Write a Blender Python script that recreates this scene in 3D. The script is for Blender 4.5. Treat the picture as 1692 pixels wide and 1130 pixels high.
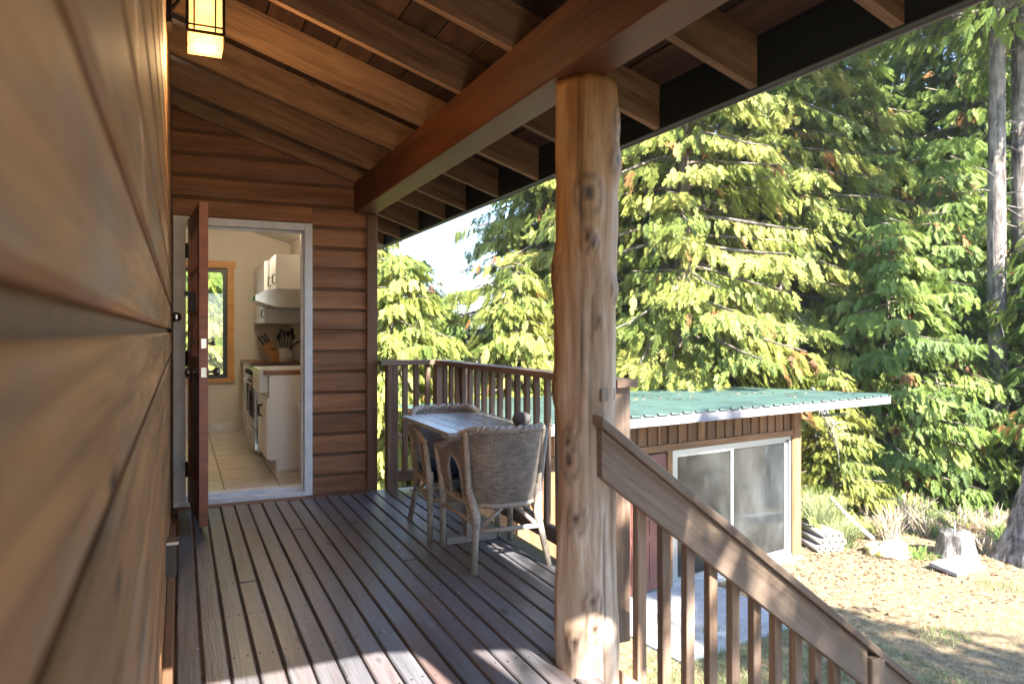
import bpy, bmesh, math, random
import numpy as np
from mathutils import Vector, Matrix, noise as mnoise

for o in list(bpy.data.objects): bpy.data.objects.remove(o)
SC = bpy.context.scene
COL = SC.collection
R = math.radians
rnd = random.Random(11)

# ------------------------------------------------------------------ camera
YAW = math.atan(549.0/1200.0)
cam_d = bpy.data.cameras.new('camera'); cam = bpy.data.objects.new('camera', cam_d); COL.objects.link(cam)
cam.location = (0, 0, 1.26); cam.rotation_euler = (R(90), 0, -YAW)
cam_d.sensor_width = 36; cam_d.lens = 36*1200/1692.0
cam_d.shift_y = -16/1692.0
cam_d.clip_start = 0.01; cam_d.clip_end = 3000
cam_d.dof.use_dof = True; cam_d.dof.focus_distance = 6.0; cam_d.dof.aperture_fstop = 4.0
SC.camera = cam
# ------------------------------------------------------------------ sky, sun, exposure
W = bpy.data.worlds.new('World'); SC.world = W; W.use_nodes = True
wn = W.node_tree.nodes; wl = W.node_tree.links
sky = wn.new('ShaderNodeTexSky'); sky.sky_type = 'NISHITA'; sky.sun_disc = False
SUN = Vector((.19, -1.28, 1.0)).normalized()          # towards the sun
sky.sun_elevation = math.asin(SUN.z); sky.sun_rotation = math.atan2(SUN.x, SUN.y)
sky.air_density = 1.0; sky.dust_density = .2; sky.ozone_density = 3.0
wl.new(sky.outputs[0], wn['Background'].inputs[0]); wn['Background'].inputs[1].default_value = 0.12
sd = bpy.data.lights.new('sun', 'SUN'); sd.energy = 5.0; sd.angle = R(0.5); sd.color = (1, .95, .87)
so = bpy.data.objects.new('sun', sd); COL.objects.link(so); so.rotation_euler = (-SUN).to_track_quat('-Z', 'Y').to_euler()
so.location = (3, -20, 20)
SC.view_settings.view_transform = 'Standard'; SC.view_settings.look = 'None'
SC.cycles.max_bounces = 8; SC.cycles.diffuse_bounces = 4; SC.cycles.glossy_bounces = 3; SC.cycles.volume_bounces = 0; SC.cycles.transparent_max_bounces = 8
SC.view_settings.gamma = 1; SC.view_settings.exposure = 2.85

# ------------------------------------------------------------------ helpers
PW = {}
def reg(o, M): PW[o.name] = M.copy(); return o
def link(o, M, parent=None):
    COL.objects.link(o)
    if parent is not None:
        o.parent = parent; o.matrix_local = PW[parent.name].inverted() @ M
    else: o.matrix_local = M
    PW[o.name] = M.copy(); return o
def tag(o, label=None, cat=None, group=None, kind=None):
    if label: o['label'] = label
    if cat: o['category'] = cat
    if group: o['group'] = group
    if kind: o['kind'] = kind
    return o
def thing(name, loc, label, cat, group=None, rz=0.0, parent=None):
    o = bpy.data.objects.new(name, None); o.empty_display_size = .1
    link(o, Matrix.Translation(loc) @ Matrix.Rotation(rz, 4, 'Z'), parent)
    return tag(o, label, cat, group)
def copy_tree(o, M, parent=None):
    c = o.copy(); link(c, M, parent)
    for ch in [x for x in o.children]:
        copy_tree(ch, M @ PW[o.name].inverted() @ PW[ch.name], c)
    return c
def mesh_from(name, verts, faces, mat, smooth=False):
    me = bpy.data.meshes.new(name); me.from_pydata([tuple(v) for v in verts], [], faces); me.validate(); me.update()
    if mat: me.materials.append(mat)
    if smooth: me.polygons.foreach_set('use_smooth', [True]*len(me.polygons))
    return me
class MB:
    def __init__(s): s.v = []; s.f = []
    def add(s, vs, fs):
        n = len(s.v); s.v += [Vector(v) for v in vs]; s.f += [tuple(i+n for i in f) for f in fs]; return s
    def box(s, c, size, rot=None, ch=0.0):
        vs, fs = cbox(size[0], size[1], size[2], ch)
        M = rot.to_4x4() if rot is not None else Matrix.Identity(4)
        return s.add([M @ Vector(v) + Vector(c) for v in vs], fs)
    def span(s, a, b, ch=0.0):
        a, b = Vector(a), Vector(b); d = b-a
        return s.box((a+b)/2, (abs(d.x), abs(d.y), abs(d.z)), None, ch)
    def tube(s, pts, rad, n=8, cap=True):
        pts = [Vector(p) for p in pts]
        if not hasattr(rad, '__len__'): rad = [rad]*len(pts)
        t0 = (pts[1]-pts[0]).normalized(); ref = Vector((0,0,1)) if abs(t0.z) < .9 else Vector((1,0,0))
        u = t0.cross(ref).normalized(); vs = []; fs = []
        for i, p in enumerate(pts):
            t = (pts[min(i+1, len(pts)-1)] - pts[max(i-1, 0)]).normalized()
            u = (u - t*u.dot(t)).normalized(); w = t.cross(u)
            for k in range(n):
                a = 2*math.pi*k/n; vs.append(p + (u*math.cos(a)+w*math.sin(a))*rad[i])
        for i in range(len(pts)-1):
            for k in range(n):
                fs.append((i*n+k, i*n+(k+1)%n, (i+1)*n+(k+1)%n, (i+1)*n+k))
        if cap:
            fs.append(tuple(range(n-1, -1, -1))); m = (len(pts)-1)*n; fs.append(tuple(m+k for k in range(n)))
        return s.add(vs, fs)
    def lathe(s, prof, c=(0,0,0), n=20, M=None):
        vs = []; fs = []; c = Vector(c)
        for r, z in prof:
            for k in range(n):
                a = 2*math.pi*k/n; p = Vector((r*math.cos(a), r*math.sin(a), z)); vs.append((M @ p if M else p)+c)
        for i in range(len(prof)-1):
            for k in range(n): fs.append((i*n+k, i*n+(k+1)%n, (i+1)*n+(k+1)%n, (i+1)*n+k))
        fs.append(tuple(range(n-1, -1, -1))); m = (len(prof)-1)*n; fs.append(tuple(m+k for k in range(n)))
        return s.add(vs, fs)
    def build(s, name, mat, parent=None, origin=None, smooth=False, M=None):
        if M is None:
            if origin is None:
                origin = PW[parent.name].translation if parent is not None else Vector((0,0,0))
            M = Matrix.Translation(origin)
            o_ = Vector(origin); vs = [v-o_ for v in s.v]
        else: vs = s.v
        return link(bpy.data.objects.new(name, mesh_from(name, vs, s.f, mat, smooth)), M, parent)
def cbox(lx, ly, lz, ch=0.0):
    x, y, z = lx/2, ly/2, lz/2
    if ch <= 0:
        v = [(-x,-y,-z),(x,-y,-z),(x,y,-z),(-x,y,-z),(-x,-y,z),(x,-y,z),(x,y,z),(-x,y,z)]
        return v, [(0,3,2,1),(4,5,6,7),(0,1,5,4),(1,2,6,5),(2,3,7,6),(3,0,4,7)]
    # long edges (along x) chamfered: octagonal profile
    c = min(ch, y*.45, z*.45)
    prof = [(-y+c,-z),(y-c,-z),(y,-z+c),(y,z-c),(y-c,z),(-y+c,z),(-y,z-c),(-y,-z+c)]
    v = [(-x,a,b) for a,b in prof]+[(x,a,b) for a,b in prof]
    f = [(i,(i+1)%8,8+(i+1)%8,8+i) for i in range(8)]
    f = [(a,d,c_,b)[::-1] for a,b,c_,d in f]
    f.append(tuple(range(7,-1,-1))[::-1][::-1]); f.append(tuple(range(8,16)))
    return v, f
_bc = {}
def board(name, p0, p1, w, t, up, mat, parent, ch=.003, jit=0.0):
    """plank from p0 to p1 (centre line), w across, t along 'up'; local X runs along the grain"""
    p0, p1 = Vector(p0), Vector(p1); d = p1-p0; L = d.length; x = d.normalized(); z = Vector(up)
    z = (z - x*z.dot(x)).normalized(); y = z.cross(x)
    key = (round(L,4), round(w,4), round(t,4), ch, mat.name)
    if key not in _bc:
        v, f = cbox(L, w, t, ch); _bc[key] = mesh_from(name, v, f, mat)
    M = Matrix((x, y, z)).transposed().to_4x4()
    if jit: M = M @ Matrix.Rotation(rnd.uniform(-jit, jit), 4, 'X') @ Matrix.Rotation(rnd.uniform(-jit, jit)*.15, 4, 'Y')
    M.translation = (p0+p1)/2
    return link(bpy.data.objects.new(name, _bc[key]), M, parent)

# ------------------------------------------------------------------ materials
def newmat(name):
    m = bpy.data.materials.new(name); m.use_nodes = True
    return m, m.node_tree.nodes, m.node_tree.links, m.node_tree.nodes['Principled BSDF']
def ramp(ns, stops):
    r = ns.new('ShaderNodeValToRGB'); e = r.color_ramp.elements
    while len(e) < len(stops): e.new(.5)
    for i, (p, c) in enumerate(stops): e[i].position = p; e[i].color = (c[0], c[1], c[2], 1)
    return r
def noise(ns, ls, vec, scale, detail=5, rough=.55, dist=0.0):
    n = ns.new('ShaderNodeTexNoise'); n.inputs['Scale'].default_value = scale; n.inputs['Detail'].default_value = detail
    n.inputs['Roughness'].default_value = rough; n.inputs['Distortion'].default_value = dist
    if vec is not None: ls.new(vec, n.inputs['Vector'])
    return n
def mapping(ns, ls, vec, scale):
    m = ns.new('ShaderNodeMapping'); m.inputs['Scale'].default_value = scale; ls.new(vec, m.inputs['Vector']); return m.outputs[0]
def mix(ns, ls, fac, a, b, mode='MIX'):
    m = ns.new('ShaderNodeMix'); m.data_type = 'RGBA'; m.blend_type = mode
    for s, v in ((0, fac), (6, a), (7, b)):
        if hasattr(v, 'is_linked') or hasattr(v, 'links'): ls.new(v, m.inputs[s])
        elif s == 0: m.inputs[0].default_value = v
        else: m.inputs[s].default_value = (v[0], v[1], v[2], 1)
    return m.outputs[2]
def bump(ns, ls, h, bsdf, strength=.3, dist=.01):
    b = ns.new('ShaderNodeBump'); b.inputs['Strength'].default_value = strength; b.inputs['Distance'].default_value = dist
    ls.new(h, b.inputs['Height']); ls.new(b.outputs[0], bsdf.inputs['Normal'])
def objvec(ns, ls, spread=40.0):
    tc = ns.new('ShaderNodeTexCoord'); oi = ns.new('ShaderNodeObjectInfo')
    mu = ns.new('ShaderNodeMath'); mu.operation = 'MULTIPLY'; mu.inputs[1].default_value = spread; ls.new(oi.outputs['Random'], mu.inputs[0])
    ad = ns.new('ShaderNodeVectorMath'); ad.operation = 'ADD'; ls.new(tc.outputs['Object'], ad.inputs[0]); ls.new(mu.outputs[0], ad.inputs[1])
    return ad.outputs[0], oi
def wood(name, dark, light, rough=.65, stain=None, stain_lo=.5, stain_hi=.68, stain_scale=3.0, knots=True, vary=.25, bump_s=.35, grain=1.0, spec=.35, specks=None):
    m, ns, ls, b = newmat(name)
    vec, oi = objvec(ns, ls)
    g1 = noise(ns, ls, mapping(ns, ls, vec, (1.3*grain, 16*grain, 16*grain)), 1.0, 6, .6, .6)
    g2 = noise(ns, ls, mapping(ns, ls, vec, (4*grain, 130*grain, 130*grain)), 1.0, 3, .6)
    ad = ns.new('ShaderNodeMath'); ad.operation = 'MULTIPLY_ADD'; ls.new(g2.outputs[0], ad.inputs[0]); ad.inputs[1].default_value = .45
    ls.new(g1.outputs[0], ad.inputs[2])
    r = ramp(ns, [(.42, dark), (.92, light)]); ls.new(ad.outputs[0], r.inputs[0])
    col = r.outputs[0]
    if stain:
        s1 = noise(ns, ls, mapping(ns, ls, vec, (.45, 1.6, 1.6)), stain_scale, 6, .65)
        sr = ramp(ns, [(stain_lo, (0,0,0)), (stain_hi, (1,1,1))]); ls.new(s1.outputs[0], sr.inputs[0])
        col = mix(ns, ls, sr.outputs[0], col, mix(ns, ls, .45, stain, col, 'MIX'))
    if knots:
        vo = ns.new('ShaderNodeTexVoronoi'); vo.inputs['Scale'].default_value = 1.0
        ls.new(mapping(ns, ls, vec, (1.9, 5.0, 5.0)), vo.inputs['Vector'])
        kr = ramp(ns, [(.035, (1,1,1)), (.11, (0,0,0))]); ls.new(vo.outputs['Distance'], kr.inputs[0])
        col = mix(ns, ls, kr.outputs[0], col, [c*.35 for c in dark])
    if specks:
        sp = noise(ns, ls, vec, 26, 2, .5); pr = ramp(ns, [(.70, (0,0,0)), (.74, (1,1,1))]); ls.new(sp.outputs[0], pr.inputs[0])
        sp2 = noise(ns, ls, vec, 2.2, 2, .5); p2 = ramp(ns, [(.52, (0,0,0)), (.62, (1,1,1))]); ls.new(sp2.outputs[0], p2.inputs[0])
        col = mix(ns, ls, mix(ns, ls, 1.0, pr.outputs[0], p2.outputs[0], 'MULTIPLY'), col, specks)
    hs = ns.new('ShaderNodeHueSaturation'); ls.new(col, hs.inputs['Color'])
    mr = ns.new('ShaderNodeMapRange'); mr.inputs['To Min'].default_value = 1-vary; mr.inputs['To Max'].default_value = 1+vary
    ls.new(oi.outputs['Random'], mr.inputs[0]); ls.new(mr.outputs[0], hs.inputs['Value'])
    ls.new(hs.outputs[0], b.inputs['Base Color'])
    rr = ns.new('ShaderNodeMapRange'); rr.inputs['To Min'].default_value = rough-.12; rr.inputs['To Max'].default_value = rough+.15
    ls.new(g1.outputs[0], rr.inputs[0]); ls.new(rr.outputs[0], b.inputs['Roughness'])
    b.inputs['Specular IOR Level'].default_value = spec
    bump(ns, ls, ad.outputs[0], b, bump_s, .006)
    return m
def plain(name, c, rough=.5, metal=0.0, nscale=0, amt=.25, bump_s=0, spec=.5, coord='Object'):
    m, ns, ls, b = newmat(name)
    b.inputs['Roughness'].default_value = rough; b.inputs['Metallic'].default_value = metal
    b.inputs['Specular IOR Level'].default_value = spec
    if nscale:
        vec, oi = objvec(ns, ls, 17)
        n = noise(ns, ls, vec, nscale, 6, .62)
        r = ramp(ns, [(.3, [x*(1-amt) for x in c]), (.7, [min(1, x*(1+amt)) for x in c])]); ls.new(n.outputs[0], r.inputs[0])
        ls.new(r.outputs[0], b.inputs['Base Color'])
        if bump_s: bump(ns, ls, n.outputs[0], b, bump_s, .01)
    else: b.inputs['Base Color'].default_value = (c[0], c[1], c[2], 1)
    return m
def emit(name, c, s):
    m, ns, ls, b = newmat(name); b.inputs['Base Color'].default_value = (*c, 1)
    b.inputs['Emission Color'].default_value = (*c, 1); b.inputs['Emission Strength'].default_value = s; b.inputs['Roughness'].default_value = .3
    return m

M_SIDING = wood('siding_cedar', (.105,.039,.017), (.34,.155,.072), .62, stain=(.27,.17,.115), vary=.22)
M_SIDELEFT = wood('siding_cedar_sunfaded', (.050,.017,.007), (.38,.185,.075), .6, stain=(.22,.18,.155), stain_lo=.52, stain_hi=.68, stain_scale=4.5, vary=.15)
M_TRIM = wood('trim_brown', (.085,.042,.024), (.22,.115,.065), .6, knots=False, vary=.1)
M_BEAM = wood('beam_red_brown', (.042,.012,.004), (.165,.054,.017), .5, stain=(.10,.034,.013), vary=.05, knots=False, grain=.7)
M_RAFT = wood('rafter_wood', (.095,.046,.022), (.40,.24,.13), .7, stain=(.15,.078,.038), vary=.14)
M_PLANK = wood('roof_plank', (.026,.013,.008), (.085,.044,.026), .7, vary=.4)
M_FASCIA = wood('fascia_black', (.010,.014,.013), (.028,.036,.034), .55, knots=False, vary=.1, bump_s=.2)
M_DECK = wood('deck_weathered', (.046,.046,.052), (.195,.187,.200), .36, stain=(.19,.090,.055), stain_lo=.48, stain_hi=.70, stain_scale=2.2, knots=True, vary=.09, spec=.6, specks=(.62,.6,.58))
M_DECKNEW = wood('deck_edge_new', (.16,.13,.065), (.32,.27,.15), .65, knots=False, vary=.05)
M_RAIL = wood('rail_weathered', (.085,.050,.031), (.31,.205,.14), .6, stain=(.29,.24,.20), stain_lo=.5, stain_hi=.66, vary=.18)
M_STAIRRAIL = wood('stair_rail_weathered', (.10,.066,.044), (.31,.225,.165), .58, stain=(.12,.072,.048), stain_lo=.5, stain_hi=.68, vary=.12, specks=(.7,.68,.66), grain=.8)
M_GREYWOOD = wood('grey_barn_wood', (.13,.12,.123), (.33,.315,.33), .75, vary=.1)
M_SHEDWOOD = wood('shed_boards', (.12,.056,.024), (.30,.155,.075), .65, vary=.2)
M_WHITEPAINT = plain('white_paint_worn', (.62,.63,.66), .45, nscale=9, amt=.13, bump_s=.08)
M_DOORRED = wood('door_red', (.14,.040,.020), (.32,.10,.052), .42, knots=False, vary=.02, spec=.5)
M_BLACKMETAL = plain('black_metal', (.02,.018,.017), .45, .6)
M_STEEL = plain('steel', (.42,.42,.43), .2, 1.0, nscale=3, amt=.1)
M_PEWTER = plain('pewter_knob', (.16,.14,.13), .32, 1.0)
M_PLASTER = plain('kitchen_wall_paint', (.60,.56,.50), .8, nscale=2, amt=.04)
M_CEIL = plain('kitchen_ceiling_paint', (.66,.62,.56), .85, nscale=2, amt=.04)
M_CABINET = plain('cabinet_white', (.76,.76,.77), .32, nscale=3, amt=.04)
M_PINE = wood('pine_casing', (.42,.19,.05), (.68,.36,.12), .45, vary=.05)
M_DARKFRAME = plain('dark_window_frame', (.03,.034,.034), .4)
M_TILE = plain('floor_tile', (.62,.56,.48), .16, nscale=6, amt=.12)
M_GROUT = plain('tile_grout', (.16,.12,.09), .9)
M_BUTCHER = wood('butcher_block', (.17,.075,.03), (.34,.17,.08), .35, knots=False, vary=.05)
M_AMBER, _ns, _ls, _b = newmat('amber_glass')
_t = _ns.new('ShaderNodeBsdfTranslucent'); _t.inputs[0].default_value = (.95,.74,.46,1); _m = _ns.new('ShaderNodeMixShader'); _m.inputs[0].default_value = .75
_b.inputs['Base Color'].default_value = (.7,.45,.18,1); _b.inputs['Roughness'].default_value = .3; _b.inputs['Emission Color'].default_value = (1,.66,.30,1); _b.inputs['Emission Strength'].default_value = .20
_ls.new(_b.outputs[0], _m.inputs[1]); _ls.new(_t.outputs[0], _m.inputs[2]); _ls.new(_m.outputs[0], _ns['Material Output'].inputs[0])
M_BULB = emit('bulb_glow', (1.0,.72,.38), 5)
M_GREENROOF = plain('green_metal_roof', (.11,.175,.135), .36, .0, nscale=1.3, amt=.32, spec=.6)
M_CONCRETE = plain('concrete', (.36,.36,.36), .9, nscale=5, amt=.18, bump_s=.15)
M_BROWNDOOR = plain('shed_door_brown', (.17,.065,.05), .5, nscale=3, amt=.08)
M_ALU = plain('aluminium_frame', (.45,.46,.47), .4, .7)
def m_glass(name, dirt=.0, tint=(.9,.95,.93)):
    m, ns, ls, b = newmat(name); ns.remove(b)
    out = ns['Material Output']
    tr = ns.new('ShaderNodeBsdfTransparent'); tr.inputs[0].default_value = (*tint, 1)
    gl = ns.new('ShaderNodeBsdfGlossy'); gl.inputs['Roughness'].default_value = .01
    fr = ns.new('ShaderNodeFresnel'); fr.inputs[0].default_value = 1.5 if not dirt else 1.75
    mx = ns.new('ShaderNodeMixShader'); ls.new(fr.outputs[0], mx.inputs[0]); ls.new(tr.outputs[0], mx.inputs[1]); ls.new(gl.outputs[0], mx.inputs[2])
    last = mx.outputs[0]
    if dirt:
        df = ns.new('ShaderNodeBsdfDiffuse'); df.inputs[0].default_value = (.62,.66,.66,1)
        tc = ns.new('ShaderNodeTexCoord'); n = noise(ns, ls, mapping(ns, ls, tc.outputs['Object'], (2.2, 2.2, .9)), 1.6, 6, .7)
        n2 = noise(ns, ls, mapping(ns, ls, tc.outputs['Object'], (1.6, 1.6, .9)), 1.0, 5, .6)
        sm = ns.new('ShaderNodeMath'); sm.operation = 'MULTIPLY'; ls.new(n.outputs[0], sm.inputs[0]); ls.new(n2.outputs[0], sm.inputs[1])
        r = ns.new('ShaderNodeMapRange'); r.inputs['From Min'].default_value = .12; r.inputs['From Max'].default_value = .42
        r.inputs['To Min'].default_value = dirt*.35; r.inputs['To Max'].default_value = dirt*1.5; ls.new(sm.outputs[0], r.inputs[0])
        m2 = ns.new('ShaderNodeMixShader'); ls.new(r.outputs[0], m2.inputs[0]); ls.new(last, m2.inputs[1]); ls.new(df.outputs[0], m2.inputs[2]); last = m2.outputs[0]
    ls.new(last, out.inputs[0]); return m
M_GLASS = m_glass('window_glass'); M_DIRTY = m_glass('dusty_sliding_glass', .05)

GZ = -2.44      # yard level

# ================================================================== CABIN
cabin = thing('cabin', (0, 5.8, 0), 'brown cedar-sided cabin with covered porch and open kitchen door', 'cabin')
WX = -.052; YF = 5.78
P = .162; Z0 = 1.281            # bottoms of siding boards at Z0 + k*P
SLOPE = .33
def zraft(x): return 2.44 - SLOPE*(x-1.257)       # rafter underside
# left wall: backing + channel boards
lw = MB().span((WX-.20, -1.6, -.35), (WX-.022, YF+.15, 3.02)).build('side_wall', M_TRIM, cabin)
k = -9
while Z0 + k*P < 2.95:
    z = Z0 + k*P; h = P-.024
    board('siding_board', (WX-.015, -1.6, z+h/2), (WX-.015, YF-.002, z+h/2), h, .03, (1,0,0), M_SIDELEFT, lw, .0066)
    k += 1
# low plank along the wall foot, outlet box
board('skirting_board', (WX+.016, -.6, .085), (WX+.016, 4.55, .085), .17, .03, (1,0,0), M_TRIM, cabin)
ob = MB().box((WX+.02, 3.3, .33), (.04, .075, .13), None, 0).build('outlet_box', M_BLACKMETAL, cabin)
MB().box((WX+.025, 3.3, .402), (.045, .085, .012)).build('outlet_lid', M_PEWTER, ob)
# end wall with doorway
ew = MB()
DX0, DX1, DZ1 = .0, .935, 2.10
for a, b in (((WX-.02, YF+.024, -.35), (DX0+.01, YF+.14, 2.86)), ((DX1-.01, YF+.024, -.35), (1.40, YF+.14, 2.40)),
             ((DX0+.012, YF+.024, DZ1-.01), (DX1-.012, YF+.14, 2.52)), ((DX0+.012, YF+.025, 2.522), (.62, YF+.139, 2.72)), ((DX0-.04, YF+.026, -.35), (DX1+.04, YF+.138, -.02))):
    ew.span(a, b)
gq = [(WX-.02, 2.5), (1.40, 2.30), (1.40, 2.52), (WX-.02, 3.0)]
ew.add([(a, YF+.027, b) for a, b in gq]+[(a, YF+.137, b) for a, b in gq], [(0,1,2,3),(7,6,5,4),(0,4,5,1),(1,5,6,2),(2,6,7,3),(3,7,4,0)])
ew = ew.build('end_wall', M_TRIM, cabin)
k = -9
while True:
    z = Z0 + k*P; h = P-.022
    if z > 3.0: break
    xr = min(1.362, 1.257 + (2.44+.16-(z+h))/SLOPE)
    zc = z+h/2
    TB = .032
    if xr > .1:
        segs = []
        if z+h < DZ1+.05 and z+h > 0: segs = [(WX+.001, DX0-.045), (DX1+.002, xr)]
        elif z+h >= DZ1+.05: segs = [(WX+.001, xr)]
        if z < DZ1+.003 and z+h >= DZ1+.05:      # board cut over the door head
            segs = [(WX+.001, DX0-.045), (DX1+.002, xr)]
            board('siding_board', (DX0-.043, YF+.012, (DZ1+.006+z+h)/2), (DX1, YF+.012, (DZ1+.006+z+h)/2), z+h-DZ1-.006, TB, (0,-1,0), M_SIDING, ew, .0066)
        for a, b in segs:
            if b-a > .02:
                zz0 = max(z, -.02)
                board('siding_board', (a, YF+.012, (zz0+z+h)/2), (b, YF+.012, (zz0+z+h)/2), z+h-zz0, TB, (0,-1,0), M_SIDING, ew, .007)
    k += 1
board('corner_trim', (1.402, YF-.012, -.3), (1.402, YF-.012, 2.195), .084, .035, (0,-1,0), M_TRIM, cabin)
MB().span((1.36, YF+.026, -.35), (1.444, YF+2.4, 2.40)).build('corner_wall', M_TRIM, cabin)
# doorway frame
fr = MB()
fr.span((DX0-.042, YF-.022, -.01), (DX0+.040, YF+.15, DZ1)); fr.span((DX1-.058, YF-.022, -.01), (DX1, YF+.15, DZ1))
fr.span((DX0+.041, YF-.021, DZ1-.055), (DX1-.059, YF+.149, DZ1-.001))
fr.span((DX1-.075, YF+.05, .05), (DX1-.0585, YF+.09, DZ1-.056)); fr.span((DX0+.042, YF+.05, DZ1-.072), (DX1-.076, YF+.09, DZ1-.0555))
fr = fr.build('door_frame', M_WHITEPAINT, cabin)
sl = MB().span((DX0+.041, YF-.03, .0), (DX1-.0595, YF+.06, .035)).span((DX0+.0415, YF+.03, .0355), (DX1-.060, YF+.145, .065)).build('door_sill', M_WHITEPAINT, fr)
# red door, standing open towards the porch (local x = from the hinge to the free edge)
hinge = Vector((.052, YF-.03, .05)); ang = math.atan2(-.838, .058)
DM = Matrix.Translation(hinge) @ Matrix.Rotation(ang, 4, 'Z')
def dloc(mb, name, mat, parent, smooth=False):
    for i, v in enumerate(mb.v): mb.v[i] = DM @ v
    return mb.build(name, mat, parent, smooth=smooth)
DW, DH, DT = .84, 2.02, .052
d = MB()
d.span((0, 0, 0), (.11, DT, DH)); d.span((DW-.11, 0, 0), (DW, DT, DH)); d.span((.11, .001, 0), (DW-.11, DT-.001, .24))
d.span((.11, .001, DH-.12), (DW-.11, DT-.001, DH)); d.span((.11, .001, .92), (DW-.11, DT-.001, 1.05))
d.span((.11, .014, .24), (DW-.11, DT-.014, .92))
door = dloc(d, 'door', M_DOORRED, cabin)
for i in range(3):
    for j in range(3):
        x0 = .11 + (DW-.22)/3*i; z0 = 1.05 + (DH-1.17)/3*j
        dloc(MB().span((x0+.012, .016, z0+.012), (x0+(DW-.22)/3-.012, DT-.016, z0+(DH-1.17)/3-.012)), 'pane', M_GLASS, door)
mu = MB()
for i in (1, 2):
    x0 = .11+(DW-.22)/3*i; mu.span((x0-.013, .006, 1.05), (x0+.013, DT-.006, DH-.12))
    z0 = 1.05+(DH-1.17)/3*i; mu.span((.11, .007, z0-.013), (DW-.11, DT-.007, z0+.013))
dloc(mu, 'muntin', M_DOORRED, door)
KP = [(0,0),(.030,0),(.030,.006),(.011,.012),(.010,.034),(.022,.044),(.029,.056),(.026,.070),(.012,.078)]
for zz, sc in ((.96, 1.0), (1.14, .62)):
    for sgn in (-1, 1):
        y0 = 0 if sgn < 0 else DT
        rot = Matrix.Rotation(R(90 if sgn < 0 else -90), 4, 'X')
        dloc(MB().lathe([(r*sc, z*sc) for r, z in KP], (DW-.07, y0, zz), 18, rot), 'knob' if sc == 1 else 'deadbolt', M_PEWTER, door, True)
    dloc(MB().span((DW, .011, zz-.03), (DW+.002, DT-.011, zz+.03)).lathe([(.011,0),(.011,.006)], (DW, DT/2, zz), 12, Matrix.Rotation(R(90), 4, 'Y')), 'latch_plate', M_STEEL, door)
for zz in (.22, 1.02, 1.80):
    dloc(MB().span((-.012, -.006, zz-.05), (.03, -.0005, zz+.05)).lathe([(.008,-.055),(.008,.055)], (-.008, -.008, zz), 10), 'hinge', M_BLACKMETAL, door)
dloc(MB().span((.50, -.03, 1.34), (.62, -.002, 1.47)).span((.52, -.06, 1.45), (.60, -.002, 1.475)), 'door_knocker', M_BLACKMETAL, door)
MB().lathe([(.035,0),(.038,.02),(.03,.05),(.012,.055)], (-.022, YF-.006, 1.37), 14, Matrix.Rotation(R(90), 4, 'X')).build('bell_push', M_STEEL, cabin, smooth=True)

# roof: beam, rafters, boards, fascia, metal sheet
board('beam', (1.345, -.12, 2.3275), (1.345, YF-.013, 2.3275), .17, .245, (0,0,1), M_BEAM, cabin, .006)
board('header_beam', (WX+.002, .035, 2.325), (1.258, .035, 2.325), .09, .24, (0,0,1), M_BEAM, cabin)
board('header_beam', (1.432, .035, 2.30), (1.99, .035, 2.30), .09, .19, (0,0,1), M_BEAM, cabin)
XE = 2.0
th = math.atan(SLOPE); ux = Vector((math.cos(th), 0, -math.sin(th))); uz = Vector((math.sin(th), 0, math.cos(th)))
O_ = Vector((WX-.12, 0, zraft(WX-.12)))
pts = [Vector((WX-.12, 0, zraft(WX-.12))), Vector((XE, 0, zraft(XE))), Vector((XE, 0, zraft(XE)+.194)), Vector((WX-.12, 0, zraft(WX-.12)+.194))]
loc = [((p-O_).dot(ux), (p-O_).dot(uz)) for p in pts]
rv = [(x, -.020, z) for x, z in loc] + [(x, .020, z) for x, z in loc]
rme = mesh_from('rafter', rv, [(0,1,2,3),(7,6,5,4),(0,4,5,1),(1,5,6,2),(2,6,7,3),(3,7,4,0)], M_RAFT)
RB = Matrix((ux, Vector((0,1,0)), uz)).transposed().to_4x4()
for k in range(-3, 11):
    y = 1.53 + .617*k
    if abs(y-YF-.07) < .1: y = YF - .05 if k == 7 else y
    M = RB.copy(); M.translation = O_ + Vector((0, y + rnd.uniform(-.012, .012), 0))
    if y > YF and True:      # beyond the end wall only the tail shows
        me2 = rme.copy()
        for i in (0, 3, 4, 7): me2.vertices[i].co.x += (1.47-(WX-.12))/math.cos(th)
        link(bpy.data.objects.new('rafter', me2), M, cabin)
    else: link(bpy.data.objects.new('rafter', rme), M, cabin)
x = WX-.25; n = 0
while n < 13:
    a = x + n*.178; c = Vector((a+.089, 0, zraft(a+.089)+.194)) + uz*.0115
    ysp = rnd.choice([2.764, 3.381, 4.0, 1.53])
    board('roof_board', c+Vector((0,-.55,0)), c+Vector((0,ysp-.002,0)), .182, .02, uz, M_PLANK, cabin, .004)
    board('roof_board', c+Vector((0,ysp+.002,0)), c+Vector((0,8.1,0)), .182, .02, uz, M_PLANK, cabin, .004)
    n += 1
zf = zraft(XE)
board('fascia_board', (XE+.021, -.55, zf+.062), (XE+.021, 8.1, zf+.062), .135, .038, (1,0,0), M_FASCIA, cabin)
board('fascia_board', (XE+.021, -.55, zf+.166), (XE+.021, 8.1, zf+.166), .068, .036, (1,0,0), M_FASCIA, cabin)
board('drip_edge', (XE+.046, -.55, zf+.02), (XE+.046, 8.1, zf+.02), .06, .010, (1,0,0), M_GREYWOOD, cabin)
c0 = Vector((WX-.26, 0, zraft(WX-.26)+.194))+uz*.035; c1 = Vector((XE+.10, 0, zraft(XE+.10)+.194))+uz*.035
rs = MB(); e = uz*.012
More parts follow.
